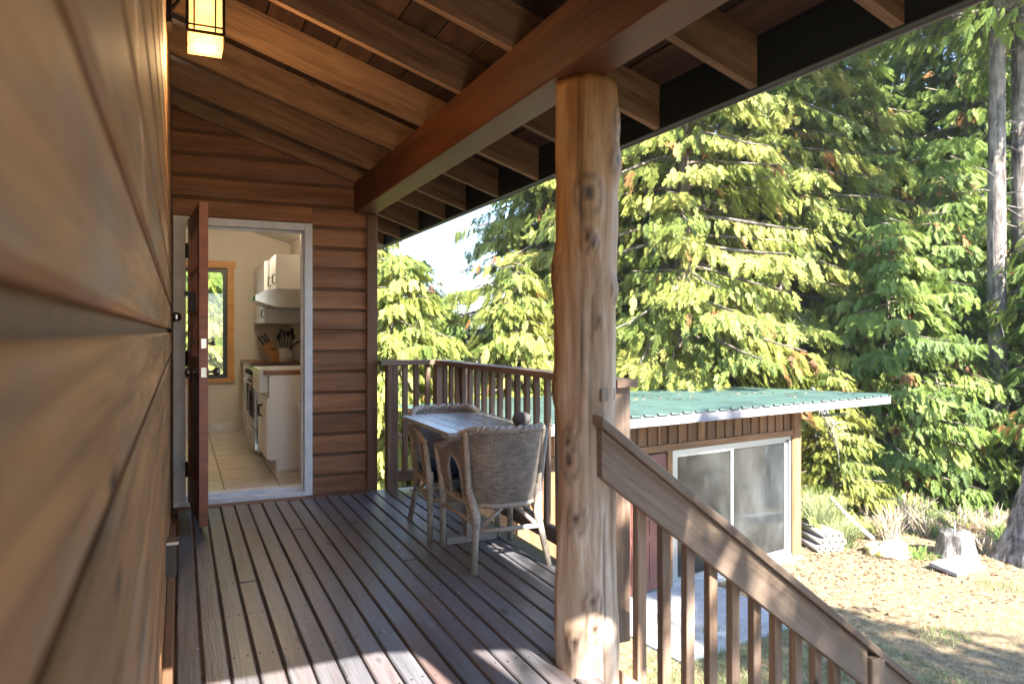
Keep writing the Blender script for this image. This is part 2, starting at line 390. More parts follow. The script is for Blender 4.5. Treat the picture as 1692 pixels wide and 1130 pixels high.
rs.add([c0+Vector((0,-.6,0)), c1+Vector((0,-.6,0)), c1+Vector((0,8.2,0)), c0+Vector((0,8.2,0)), c0+e+Vector((0,-.6,0)), c1+e+Vector((0,-.6,0)), c1+e+Vector((0,8.2,0)), c0+e+Vector((0,8.2,0))],
       [(0,3,2,1),(4,5,6,7),(0,1,5,4),(1,2,6,5),(2,3,7,6),(3,0,4,7)])
rs.build('roof_sheet', M_GREENROOF, cabin)
# added screen behind the viewpoint, out of view, keeps sun off the side wall
MB().span((WX+.003, -.62, -.3), (.36, -.45, 2.62)).build('added_sun_screen', M_SIDELEFT, cabin)
# log posts
def m_log():
    m, ns, ls, b = newmat('peeled_log')
    tc = ns.new('ShaderNodeTexCoord'); vec = tc.outputs['Object']
    g = noise(ns, ls, mapping(ns, ls, vec, (14, 14, 1.4)), 1.6, 6, .62, .7)
    g2 = noise(ns, ls, mapping(ns, ls, vec, (60, 60, 3)), 1.0, 4, .6)
    ad = ns.new('ShaderNodeMath'); ad.operation = 'MULTIPLY_ADD'; ls.new(g2.outputs[0], ad.inputs[0]); ad.inputs[1].default_value = .5; ls.new(g.outputs[0], ad.inputs[2])
    honey = ramp(ns, [(.45, (.23,.092,.020)), (.95, (.50,.24,.062))]); ls.new(ad.outputs[0], honey.inputs[0])
    grey = ramp(ns, [(.42, (.17,.10,.062)), (.72, (.42,.31,.225)), (.98, (.60,.52,.45))]); ls.new(ad.outputs[0], grey.inputs[0])
    at = ns.new('ShaderNodeAttribute'); at.attribute_name = 'wear'
    wn_ = noise(ns, ls, mapping(ns, ls, vec, (5, 5, 1.2)), 1.3, 5, .6)
    am = ns.new('ShaderNodeMath'); am.operation = 'MULTIPLY_ADD'; ls.new(wn_.outputs[0], am.inputs[0]); am.inputs[1].default_value = .9
    sx = ns.new('ShaderNodeSeparateColor'); ls.new(at.outputs['Color'], sx.inputs[0])
    su = ns.new('ShaderNodeMath'); su.operation = 'SUBTRACT'; ls.new(sx.outputs[0], su.inputs[0]); su.inputs[1].default_value = .45; ls.new(su.outputs[0], am.inputs[2])
    cl = ns.new('ShaderNodeClamp'); ls.new(am.outputs[0], cl.inputs[0])
    col = mix(ns, ls, cl.outputs[0], honey.outputs[0], grey.outputs[0])
    col = mix(ns, ls, sx.outputs[1], col, (.045,.022,.012))        # knots and checks (green channel)
    ls.new(col, b.inputs['Base Color']); b.inputs['Roughness'].default_value = .55
    bump(ns, ls, ad.outputs[0], b, .4, .008)
    return m
M_LOG = m_log()
va = math.atan2(-2.40, -1.385)
def log_post(name, x, y, z0, z1, r0, seed, parent, knots):
    nz, na = 190, 72
    vs = []; cols = []; fs = []
    for i in range(nz+1):
        z = z0 + (z1-z0)*i/nz
        for j in range(na):
            a = 2*math.pi*j/na
            r = r0*(1 + .035*math.sin(z*2.1+seed) - .018*(z-1))
            r += .013*mnoise.noise(Vector((math.cos(a)*1.1+seed, math.sin(a)*1.1, z*1.9))) + .004*mnoise.noise(Vector((math.cos(a)*4, math.sin(a)*4+seed, z*7)))
            r += .02*max(0, .25-z)*math.cos(a*3+1)
            wear = min(1, max(0, (1.85-z)*.62 + .32*math.cos(a-va-.7))); dark = 0
            for (ka, kz, ks) in knots:
                da = (a-ka+math.pi) % (2*math.pi) - math.pi
                q2 = (da*r0)**2 + ((z-kz)*(.62 if z < kz else .8))**2; q = math.sqrt(q2)
                r += .020*math.exp(-(q/(ks*1.5))**2) - .012*math.exp(-(q/(ks*.55))**2)
                dark = max(dark, math.exp(-(q/(ks*.5))**4), .55*math.exp(-((q-ks*1.25)/(ks*.22))**2))
            for ca, cz0, cz1, cw in ((4.35, -.3, 1.4, .012), (4.0, .9, 2.3, .012), (4.75, -.6, .6, .012), (2.9,.2,1.9,.02), (5.3,.1,1.0,.012)):
                ca2 = ca + .10*mnoise.noise(Vector((z*1.7, ca*5, seed)))
                da = (a-ca2+math.pi) % (2*math.pi) - math.pi
                if cz0 < z < cz1:
                    g = math.exp(-(da*r0/.0042)**2); r -= .007*g; dark = max(dark, .8*g)
            vs.append((r*math.cos(a), r*math.sin(a), z)); cols.append((wear, dark, 0, 1))
    for i in range(nz):
        for j in range(na): fs.append((i*na+j, i*na+(j+1)%na, (i+1)*na+(j+1)%na, (i+1)*na+j))
    fs.append(tuple(range(na-1,-1,-1))); fs.append(tuple(nz*na+j for j in range(na)))
    me = mesh_from(name, vs, fs, M_LOG, True)
    ca_ = me.color_attributes.new('wear', 'FLOAT_COLOR', 'POINT'); ca_.data.foreach_set('color', [c for q in cols for c in q])
    return link(bpy.data.objects.new(name, me), Matrix.Translation((x, y, 0)), parent)
# angles: the camera looks at the post from about -120 deg
va = math.atan2(-2.40, -1.385)
log_post('log_post', 1.412, 2.40, GZ-.1, 2.204, .117, 3.1, cabin,
         [(va+.05, 1.77, .040), (va-.0, 1.60, .018), (va+.15, 1.58, .018), (va-.60, .865, .026), (va-.58, .79, .036), (va-.33, .575, .028), (va+.17, .275, .026), (va+.22, .185, .026), (va-.34, .125, .028),
          (va+1.1, 1.9, .03), (va+1.25, 2.06, .03), (va-1.3, 1.5, .03), (va+1.0, 1.42, .02), (va-1.4, 1.05, .03), (va+.35,1.3,.012)])
log_post('log_post', 1.345, .035, GZ-.1, 2.204, .10, 8.4, cabin, [(1, 1.1, .02)])
MB().box((1.435, 2.292, 1.03), (.075, .012, .045), Matrix.Rotation(R(20), 3, 'Z')).build('post_patch', M_STAIRRAIL, cabin)

# porch lantern
lx, ly, lz = .10, 3.40, 2.47
lan = thing('porch_lantern', (lx, ly, lz), 'lit square amber glass lantern with dark bars on the porch wall', 'lantern')
hw = .068
MB().span((lx-hw, ly-hw, lz+.004), (lx+hw, ly+hw, lz+.30)).build('glass_shade', M_AMBER, lan)
lb = MB()
for sx in (-1, 1):
    for sy in (-1, 1): lb.box((lx+sx*(hw+.003), ly+sy*(hw+.003), lz+.178), (.012, .012, .25))
for zz in (.055, .075+.0, .30):
    for s in (-1, 1):
        hh = .012 if zz != .075 else .006
        zq = zz if zz != .075 else .082
        lb.box((lx+s*(hw+.005), ly, lz+zq), (.008, hw*2+.03, hh)); lb.box((lx, ly+s*(hw+.005), lz+zq), (hw*2+.002, .008, hh))
for s in (-1, 1):
    for q in (-.045, .038):
        lb.box((lx+q, ly+s*(hw+.004), lz+.18), (.007, .006, .24)); lb.box((lx+s*(hw+.004), ly+q, lz+.18), (.006, .007, .24))
lb.build('cage', M_BLACKMETAL, lan)
MB().span((lx-.095, ly-.095, lz+.305), (lx+.095, ly+.095, lz+.325)).lathe([(.08,.325),(.03,.36),(.01,.37)], (lx, ly, lz), 4).build('cap', M_BLACKMETAL, lan)
MB().span((WX+.001, ly-.06, lz+.08), (WX+.022, ly+.06, lz+.30)).tube([(WX+.02, ly, lz+.16), (WX+.05, ly, lz+.2), (lx-.07, ly, lz+.315)], .009).build('wall_bracket', M_BLACKMETAL, lan)
pl = bpy.data.lights.new('lantern_light', 'POINT'); pl.energy = 3.2; pl.color = (1,.62,.28); pl.shadow_soft_size = .06
plo = bpy.data.objects.new('lantern_light', pl); link(plo, Matrix.Translation((lx+.0, ly, lz-.05)), lan)

pb2 = bpy.data.lights.new('lantern_bulb', 'POINT'); pb2.energy = .045; pb2.color = (1,.72,.40); pb2.shadow_soft_size = .02
link(bpy.data.objects.new('lantern_bulb', pb2), Matrix.Translation((lx, ly-.02, lz+.17)), lan)

# ================================================================== DECK
deck = thing('deck', (0, 0, 0), None, None); deck['kind'] = 'structure'
DPX = .0945; n = 0; scr = MB(); xx = WX+.035
while xx < 1.80:
    c = xx + DPX/2; w = .0845
    y0 = -.8 if c < 1.40 else 2.36+(c-1.40)*1.55
    jy = -.6 + .45*(4+((n*5) % 9)); n += 1
    if jy < y0+.5 or n % 3 == 0: board('deck_board', (c, y0, -.019), (c, 5.655, -.019), w, .038, (0,0,1), M_DECK, deck, .005, .012)
    else:
        board('deck_board', (c, y0, -.019), (c, jy-.0015, -.019), w, .038, (0,0,1), M_DECK, deck, .005, .012); board('deck_board', (c, jy+.0015, -.0185), (c, 5.655, -.0185), w, .038, (0,0,1), M_DECK, deck, .005, .012)
    for q in range(5, 14):
        yj = -.6+.45*q
        if yj > y0+.1:
            for sx in (-.024, .024): scr.lathe([(.0042, 0), (.0042, .0012), (.002, .0014)], (c+sx+rnd.uniform(-.004,.004), yj+rnd.uniform(-.012,.012), -.0004), 7)
    xx += DPX
scr = scr.build('deck_screw', M_BLACKMETAL, deck); scr['kind'] = 'stuff'
RIMX = xx + .002
board('deck_board', (WX+.01, 5.715, -.017), (1.36, 5.715, -.017), .105, .038, (0,0,1), M_TRIM, deck, .004)
board('deck_board', (1.372, 5.70, -.019), (RIMX, 5.70, -.019), .08, .038, (0,0,1), M_DECK, deck, .004)
board('rim_board', (RIMX+.02, 3.12, -.03), (RIMX+.02, 5.74, -.03), .045, .05, (0,0,1), M_DECKNEW, deck)
board('rim_joist', (RIMX-.03, 3.15, -.16), (RIMX-.03, 5.7, -.16), .2, .038, (1,0,0), M_TRIM, deck)
board('rim_joist', (1.42, -.8, -.16), (1.42, 2.28, -.16), .2, .038, (1,0,0), M_TRIM, deck)
board('rim_joist', (1.47, 2.42, -.15), (RIMX-.05, 3.13, -.15), .2, .038, (.8,-.6,0), M_TRIM, deck)
for y in np.arange(-.6, 5.8, .45):
    board('joist', (WX, y, -.145), (1.39 if y < 3.1 else RIMX-.06, y, -.145), .04, .19, (0,0,1), M_TRIM, deck)
for (x, y) in ((1.80, 5.55), (1.80, 3.4), (.2, 3.4), (.2, .2)):
    board('deck_post', (x, y, GZ-.1), (x, y, -.25), .12, .12, (1,0,0), M_TRIM, deck)

# deck railing
RX = RIMX+.075
rail = thing('deck_railing', (RX, 4.4, 0), 'brown wooden railing with square balusters round the deck corner', 'railing')
ZT = 1.035
YC = 5.70; YE = 3.02
board('top_rail', (1.448, YC, ZT-.019), (RX+.055, YC, ZT-.019), .11, .038, (0,0,1), M_RAIL, rail)
board('top_rail', (RX, YC-.057, ZT-.0195), (RX, YE-.09, ZT-.0195), .115, .038, (0,0,1), M_RAIL, rail)
board('bottom_rail', (1.592, YC, .105), (RX-.048, YC, .105), .04, .09, (0,0,1), M_RAIL, rail)
board('bottom_rail', (RX, YC-.046, .105), (RX, YE+.046, .105), .04, .09, (0,0,1), M_RAIL, rail)
for (x, y, z0, z1, a) in ((1.545, YC, -.2, ZT-.04, 0), (RX, YC, -.25, ZT-.0395, 0), (RX+.002, YE, -.24, ZT-.0395, 0)):
    board('rail_post', (x, y, z0), (x, y, z1), .09, .09, (1,0,0), M_RAIL, rail, .006)
board('rail_post', (RX+.066, 5.28, -.24), (RX+.066, 5.28, ZT-.0395), .09, .09, (1,0,0), M_RAIL, rail, .006)
for x in (1.655, 1.750, 1.845):
    if x < RX-.06: board('baluster', (x, YC, .151), (x, YC, ZT-.0395), .042, .042, (1,0,0), M_RAIL, rail, .004, .05)
y = 5.56
while y > YE+.1:
    board('baluster', (RX, y, .151), (RX, y, ZT-.0395), .035, .035, (1,0,0), M_RAIL, rail, .004, .06); y -= .138

# stair railing (runs straight out in +X, slope 37 deg) and stairs on its near side
SY = 2.268; SS = -.763
srl = thing('stair_railing', (1.5, SY, 0), 'weathered sloping stair railing with wide board fixed to the log post', 'railing')
def zb(x): return .578 + SS*(x-1.59)        # lower edge of the wide board
sth = math.atan(SS); su = Vector((math.cos(sth), 0, math.sin(sth))); sn = Vector((-math.sin(sth), 0, math.cos(sth)))
def sheared(name, x0, x1, zlo, zhi, y0, y1, mat, parent):
    """board with plumb-cut ends; local x along the slope"""
    o = Vector((x0, 0, zb(x0)+zlo)); q = [Vector((x0,0,zb(x0)+zlo)), Vector((x1,0,zb(x1)+zlo)), Vector((x1,0,zb(x1)+zhi)), Vector((x0,0,zb(x0)+zhi))]
    l2 = [((p-o).dot(su), (p-o).dot(sn)) for p in q]; yc = (y0+y1)/2; hy = (y1-y0)/2; c = .004
    vs = [(a, -hy, b) for a, b in l2]+[(a, hy, b) for a, b in l2]
    me = mesh_from(name, vs, [(0,1,2,3),(7,6,5,4),(0,4,5,1),(1,5,6,2),(2,6,7,3),(3,7,4,0)], mat)
    M = Matrix((su, Vector((0,1,0)), sn)).transposed().to_4x4(); M.translation = o + Vector((0, yc, 0))
    ob_ = link(bpy.data.objects.new(name, me), M, parent)
    bv = ob_.modifiers.new('edge', 'BEVEL'); bv.width = .004; bv.segments = 2
    return ob_
sheared('rail_board', 1.385, 2.745, 0, .176, SY-.02, SY+.02, M_STAIRRAIL, srl)
sheared('rail_board', 2.835, 5.0, 0, .176, SY-.02, SY+.02, M_STAIRRAIL, srl)
sheared('hand_rail', 1.372, 5.1, .178, .216, SY-.045, SY+.048, M_STAIRRAIL, srl)
x = 1.59
while x < 4.9:
    if abs(x-2.79) > .07:
        zt = zb(x)+.12; board('baluster', (x, SY+.042, zb(x)-.70), (x, SY+.042, zt), .04, .04, (1,0,0), M_RAIL, srl, .003, .03)
    x += .1135
board('newel_post', (2.79, SY+.002, GZ), (2.79, SY+.002, zb(2.79)+.172), .088, .084, (1,0,0), M_STAIRRAIL, srl, .005)
board('newel_post', (4.95, SY+.07, GZ), (4.95, SY+.07, zb(4.95)+.16), .088, .084, (1,0,0), M_STAIRRAIL, srl, .005)
sheared('bottom_rail', 1.50, 4.9, -.74, -.65, SY+.022, SY+.062, M_RAIL, srl)
st = thing('stairs', (1.5, 1.7, -.2), 'wooden steps going down from the deck to the yard', 'stairs')
for k in range(13):
    x = 1.46+.2465*k; z = -.188*(k+1)
    if z < GZ+.05: break
    for q in (0, .125): board('tread', (x+.06+q, 1.22, z), (x+.06+q, SY-.03, z), .118, .038, (0,0,1), M_DECK, st)
for y in (1.2, SY-.0):
    pass
sheared('stringer', 1.445, 4.55, -1.01, -.76, 1.15, 1.19, M_TRIM, st)
sheared('stringer', 1.445, 4.55, -1.01, -.76, SY-.028, SY+.012, M_TRIM, st)

# ================================================================== KITCHEN (seen through the doorway)
KX0, KX1, KY0, KY1, KZ = -1.6, 1.27, YF+.152, 9.5, .06
def kceil(x): return 2.37 + .29*(KX1-x)
kw = MB()
WXa, WXb, WZa, WZb = -.36, .53, .70, 2.04      # window hole in the back wall
kw.span((KX0, KY1, KZ-.1), (WXa, KY1+.12, 3.3)); kw.span((WXb, KY1, KZ-.1), (KX1+.1, KY1+.12, 2.85))
kw.span((WXa, KY1, KZ-.1), (WXb, KY1+.119, WZa)); kw.span((WXa, KY1, WZb), (WXb, KY1+.119, 3.1))
kw.span((KX0-.1, KY0-.01, KZ-.1), (KX0, KY1+.12, 3.4)); kw.span((KX1, KY0-.01, KZ-.1), (KX1+.088, KY1-.002, 2.46))
kw.span((KX0, KY0-.008, KZ-.1), (DX0-.05, KY0+.004, 3.1)); kw.span((DX1+.01, KY0-.008, KZ-.1), (KX1, KY0+.004, 2.40)); kw.span((DX0-.05, KY0-.008, DZ1), (DX1+.01, KY0+.004, 2.45))
kit = kw.build('kitchen_wall', M_PLASTER, cabin)
e0, e1 = Vector((KX0-.1, 0, kceil(KX0-.1))), Vector((KX1+.12, 0, kceil(KX1+.12)))
cl = MB(); up = Vector((0,0,.1)); ya, yb = Vector((0, KY0-.12, 0)), Vector((0, KY1+.13, 0))
cl.add([e0+ya, e1+ya, e1+yb, e0+yb, e0+ya+up, e1+ya+up, e1+yb+up, e0+yb+up], [(0,1,2,3),(4,7,6,5),(0,4,5,1),(1,5,6,2),(2,6,7,3),(3,7,4,0)])
cl.build('kitchen_ceiling', M_CEIL, cabin)
MB().span((KX0, KY1-.016, KZ), (.60, KY1-.001, KZ+.10)).build('baseboard', M_WHITEPAINT, cabin)
kf = MB().span((KX0, KY0-.006, KZ-.12), (KX1, KY1, KZ-.004)).build('kitchen_floor', M_GROUT); kf['kind'] = 'structure'
tm = None; TS = .405
for i in range(-4, 4):
    for j in range(9):
        x = .31+TS*i; y = KY0+.02+TS*j
        if x < KX0 or x+TS > KX1+.3 or y+TS > KY1+.1: continue
        x1 = min(x+TS, KX1); y1 = min(y+TS, KY1-.002)
        mb = MB().span((-(x1-x)/2+.004, -(y1-y)/2+.004, -.006), ((x1-x)/2-.004, (y1-y)/2-.004, 0))
        mb.build('floor_tile', M_TILE, kf, M=Matrix.Translation(((x+x1)/2, (y+y1)/2, KZ+.002)))
# window
wo = MB()
for a, b in (((WXa-.075, KY1-.018, WZb), (WXb+.095, KY1-.001, WZb+.085)), ((WXb, KY1-.017, WZa), (WXb+.075, KY1-.001, WZb-.001)), ((WXa-.075, KY1-.017, WZa), (WXa, KY1-.001, WZb-.001)), ((WXa-.08, KY1-.04, WZa-.045), (WXb+.08, KY1-.001, WZa-.001))):
    wo.span(a, b)
win = wo.build('window_casing', M_PINE, cabin)
wf = MB()
for a, b in (((WXa, KY1+.03, WZa), (WXa+.05, KY1+.09, WZb)), ((WXb-.05, KY1+.03, WZa), (WXb, KY1+.09, WZb)), ((WXa+.05, KY1+.031, WZa), (WXb-.05, KY1+.089, WZa+.05)), ((WXa+.05, KY1+.031, WZb-.05), (WXb-.05, KY1+.089, WZb))): wf.span(a, b)
wf.build('window_sash', M_DARKFRAME, win)
MB().span((WXa+.05, KY1+.055, WZa+.05), (WXb-.05, KY1+.060, WZb-.05)).build('window_pane', M_GLASS, win)
# base cabinet with apron sink
CX = .685; CY = 6.60
bc = thing('base_cabinet', (.98, CY, KZ), 'white kitchen base cabinet with wooden worktop just inside the door', 'cabinet')
MB().span((CX+.02, CY, KZ+.09), (KX1-.003, CY+.018, .885)).span((CX+.08, CY+.002, KZ), (KX1-.004, CY+.017, KZ+.0895)).build('end_panel', M_CABINET, bc)
MB().span((CX+.022, CY+.0185, KZ+.09), (KX1-.003, CY+.80, .72)).span((CX+.08, CY+.0185, KZ), (KX1-.004, CY+.79, KZ+.0895)).build('carcass', M_CABINET, bc)
for y0, y1 in ((CY+.004, CY+.395), (CY+.402, CY+.797)):
    dd = MB().span((CX, y0, KZ+.10), (CX+.0195, y1, .69)).build('cabinet_door', M_CABINET, bc)
    MB().span((CX-.004, y0+.055, KZ+.155), (CX-.0003, y1-.055, .635)).build('door_panel', M_CABINET, dd)
    yh = y1-.03 if y0 < CY+.1 else y0+.03
    MB().tube([(CX, yh, .60), (CX-.028, yh, .595), (CX-.03, yh, .55), (CX-.028, yh, .505), (CX, yh, .50)], .006).build('handle', M_BLACKMETAL, dd, smooth=True)
MB().span((CX-.018, CY-.012, .886), (KX1-.002, CY+.10, .925)).span((CX+.46, CY+.10, .8865), (KX1-.002, CY+.80, .9245)).build('worktop', M_BUTCHER, bc)
sk = MB()
sk.span((CX-.05, CY+.105, .73), (CX-.02, CY+.74, .935)); sk.span((CX+.43, CY+.105, .73), (CX+.456, CY+.74, .934)); sk.span((CX-.02, CY+.105, .7305), (CX+.43, CY+.13, .934)); sk.span((CX-.02, CY+.715, .7305), (CX+.43, CY+.74, .934)); sk.span((CX-.02, CY+.13, .731), (CX+.43, CY+.715, .75))
tag(sk.build('apron_sink', M_CABINET, None, (CX+.2, CY+.4, .73)), 'white farmhouse apron sink set in the worktop by the door', 'sink')
fa = thing('faucet', (1.17, CY+.42, .925), 'black curved kitchen faucet behind the white sink', 'faucet')
MB().lathe([(.03,.0),(.03,.01),(.02,.02),(.018,.12)], (1.17, CY+.42, .925), 14).build('base', M_BLACKMETAL, fa, smooth=True)
MB().tube([(1.17, CY+.42, 1.04), (1.16, CY+.42, 1.14), (1.10, CY+.42, 1.19), (1.0, CY+.42, 1.17), (.95, CY+.42, 1.13), (.94, CY+.42, 1.09)], .013).build('spout', M_BLACKMETAL, fa, smooth=True)
MB().tube([(1.17, CY+.42, 1.03), (1.175, CY+.36, 1.08)], .008).build('lever', M_BLACKMETAL, fa)
sb = thing('soap_bottle', (1.05, CY+.065, .926), 'dark soap bottle with pump on the worktop edge', 'bottle')
M_DKGLASS = plain('dark_bottle', (.015,.018,.014), .15)
MB().lathe([(.026,0),(.028,.01),(.028,.12),(.012,.145),(.012,.165)], (1.05, CY+.065, .926), 14).build('bottle_body', M_DKGLASS, sb, smooth=True)
MB().tube([(1.05, CY+.065, 1.09), (1.05, CY+.065, 1.125), (1.01, CY+.065, 1.122)], .006).build('pump', M_BLACKMETAL, sb)
# narrow filler and range
rg = thing('kitchen_range', (.95, 8.0, KZ), 'white and steel kitchen range with towel on its oven handle', 'range')
RY0, RY1 = CY+.86, CY+1.62
MB().span((CX+.01, RY0, KZ+.03), (KX1-.01, RY1, .905)).build('range_body', M_CABINET, rg)
MB().span((CX-.02, RY0+.01, KZ+.26), (CX+.0095, RY1-.01, .80)).build('oven_door', M_STEEL, rg)
MB().span((CX-.022, RY0+.12, .40), (CX-.0205, RY1-.12, .66)).build('oven_window', M_DARKFRAME, rg)
MB().span((CX-.018, RY0+.01, KZ+.05), (CX+.0095, RY1-.01, KZ+.245)).build('drawer', M_STEEL, rg)
MB().tube([(CX-.01, RY0+.06, .755), (CX-.055, RY0+.07, .755), (CX-.055, RY1-.07, .755), (CX-.01, RY1-.06, .755)], .011).build('oven_handle', M_STEEL, rg, smooth=True)
MB().span((CX-.03, RY0+.005, .815), (CX+.0095, RY1-.005, .90)).build('control_panel', M_STEEL, rg)
for i in range(5):
    MB().lathe([(.022,0),(.020,.02),(.015,.028)], (CX-.03, RY0+.10+.14*i, .857), 12, Matrix.Rotation(R(-90), 4, 'Y')).build('control_knob', M_BLACKMETAL, rg, smooth=True)
MB().span((CX-.01, RY0+.003, .906), (KX1-.012, RY1-.003, .918)).build('cooktop', M_DARKFRAME, rg)
tw = MB(); n0 = 14
vs = []; fs = []
for side in (0, 1):
    for i in range(7):
        for j in range(9):
            f = j/8; yy = RY1-.36+.26*i/6
            wv = .008*math.sin(i*2.1+j*.5)
            x = CX-.055 + (-.0135-.004*f*2+wv*f if side == 0 else .0135+wv*f*.3); z = .768-.40*f*(1 if side == 0 else .8)
            vs.append((x, yy+.01*math.sin(j*.7), z))
for side in (0, 1):
    for i in range(6):
        for j in range(8):
            a = side*63+i*9+j; fs.append((a, a+1, a+10, a+9))
for i in range(6): fs.append((i*9, (i+1)*9, 63+(i+1)*9, 63+i*9))
towel = tag(tw.add(vs, fs).build('dish_towel', plain('towel_cloth', (.55,.53,.50), .9, nscale=40, amt=.2), None, (CX-.055, RY1-.2, .4), True), 'pale dish towel hanging over the oven handle', 'towel')
sol = towel.modifiers.new('thick', 'SOLIDIFY'); sol.thickness = .004
# filler unit beside the far end of the range, knife block and crock on its top
fu = thing('worktop_cabinet', (.98, 9.0, KZ), 'white base unit with wooden top between the range and the window wall', 'cabinet')
MB().span((CX+.02, RY1+.01, KZ), (KX1-.004, KY1-.02, .885)).build('carcass', M_CABINET, fu)
MB().span((CX-.01, RY1+.008, .8855), (KX1-.004, KY1-.018, .925)).build('worktop', M_BUTCHER, fu)
kb = thing('knife_block', (.93, 8.55, .925), 'tilted wooden knife block with dark handled knives on the counter', 'knife block')
kr = Matrix.Rotation(R(-32), 3, 'Y')
MB().box((.94, 8.55, 1.05), (.11, .10, .20), kr).span((.90, 8.505, .926), (1.02, 8.595, .955)).build('block', M_PINE, kb)
for i in range(3):
    for j in range(2):
        c = Vector((.94, 8.55, 1.05)) + kr @ Vector((-.035+.035*i, -.025+.05*j, .15)); MB().box(c, (.016, .012, .12), kr).build('knife_handle', M_BLACKMETAL, kb)
uc = thing('utensil_crock', (1.08, 8.45, .925), 'white square crock holding dark kitchen utensils', 'crock')
MB().lathe([(.055,0),(.07,.005),(.075,.16),(.068,.16),(.06,.02)], (1.08, 8.45, .9255), 20).build('crock', M_CABINET, uc, smooth=True)
for i in range(6):
    a = i*1.1; p = Vector((1.08+.03*math.cos(a), 8.45+.03*math.sin(a), .96)); q = p+Vector((.05*math.cos(a), .05*math.sin(a), .24+.03*(i%3)))
    MB().tube([p, q], .006).lathe([(.004,-.03),(.02,-.01),(.022,.02),(.006,.05)], q, 8).build('utensil', M_BLACKMETAL if i%2 else M_DARKFRAME, uc)
# upper cabinets and hood
up1 = thing('upper_cabinet', (1.06, 7.9, 1.69), 'white wall cabinet with black handle above the steel hood', 'cabinet')
UX = .86
MB().span((UX+.02, RY0, 1.69), (KX1-.003, RY1, 2.03)).build('carcass', M_CABINET, up1)
for y0, y1 in ((RY0+.002, (RY0+RY1)/2-.002), ((RY0+RY1)/2+.002, RY1-.002)):
    dd = MB().span((UX, y0, 1.692), (UX+.0195, y1, 2.028)).build('cabinet_door', M_CABINET, up1)
    MB().span((UX-.004, y0+.05, 1.74), (UX-.0003, y1-.05, 1.98)).build('door_panel', M_CABINET, dd)
    yh = y0+.04; MB().tube([(UX, yh, 1.83), (UX-.028, yh, 1.825), (UX-.028, yh, 1.745), (UX, yh, 1.74)], .006).build('handle', M_BLACKMETAL, dd)
hd = thing('range_hood', (1.0, 7.9, 1.5), 'curved stainless steel range hood under the white wall cabinet', 'range hood')
hp = [(KX1-.003, 1.688), (UX+.0, 1.688), (.74, 1.665), (.67, 1.62), (.67, 1.57), (.80, 1.53), (.86, 1.51), (KX1-.003, 1.50)]
hv = [(x, RY0+.004, z) for x, z in hp]+[(x, RY1-.004, z) for x, z in hp]; m8 = len(hp)
MB().add(hv, [tuple(range(m8)), tuple(range(2*m8-1, m8-1, -1))]+[(i, i+m8, (i+1)%m8+m8, (i+1)%m8) for i in range(m8)]).build('hood_shell', M_STEEL, hd)
MB().span((.664, RY0+.08, 1.575), (.6695, RY0+.30, 1.61)).build('control_strip', M_DARKFRAME, hd)
up2 = thing('upper_cabinet', (1.06, 8.9, 1.36), 'lower hung white wall cabinet beyond the hood against the window wall', 'cabinet')
MB().span((UX-.01, RY1+.012, 1.36), (KX1-.003, KY1-.02, 2.03)).build('carcass', M_CABINET, up2)
dd = MB().span((UX-.03, RY1+.016, 1.363), (UX-.0105, KY1-.06, 2.027)).build('cabinet_door', M_CABINET, up2)
MB().tube([(UX-.03, RY1+.07, 1.50), (UX-.055, RY1+.07, 1.495), (UX-.055, RY1+.07, 1.425), (UX-.03, RY1+.07, 1.42)], .006).build('handle', M_BLACKMETAL, dd)
# white step stool beside the cabinet
ss = thing('step_stool', (1.08, 6.38, KZ), 'small white wooden step stool beside the cabinet end', 'stool')
MB().span((.93, 6.24, .60), (1.22, 6.56, .635)).build('seat', M_CABINET, ss)
MB().span((.95, 6.20, .30), (1.20, 6.40, .325)).build('step', M_CABINET, ss)
for x in (.945, 1.185):
    for y in (6.27, 6.53): MB().span((x, y-.02, KZ+.002), (x+.025, y+.02, .5995)).build('leg', M_CABINET, ss)
# ceiling spot lamp
sp = thing('ceiling_lamp', (.75, 7.6, 2.40), 'lit three-bulb ceiling lamp in the kitchen', 'lamp')
cz = kceil(.78)
MB().lathe([(.07,0),(.07,-.02),(.02,-.03)], (.78, 7.6, cz), 16).build('base', M_STEEL, sp)
for i, (a, b) in enumerate(((-.07, -.02), (.0, .06), (.07, -.02))):
    MB().lathe([(.012,.0),(.030,-.03),(.034,-.06),(.022,-.085),(.006,-.092)], (.78+a, 7.6+b, cz-.025), 14).build('bulb', M_BULB, sp, smooth=True)
kl = bpy.data.lights.new('kitchen_light', 'POINT'); kl.energy = 5; kl.color = (1,.80,.55); kl.shadow_soft_size = .12
link(bpy.data.objects.new('kitchen_light', kl), Matrix.Translation((.72, 7.6, cz-.20)), sp)

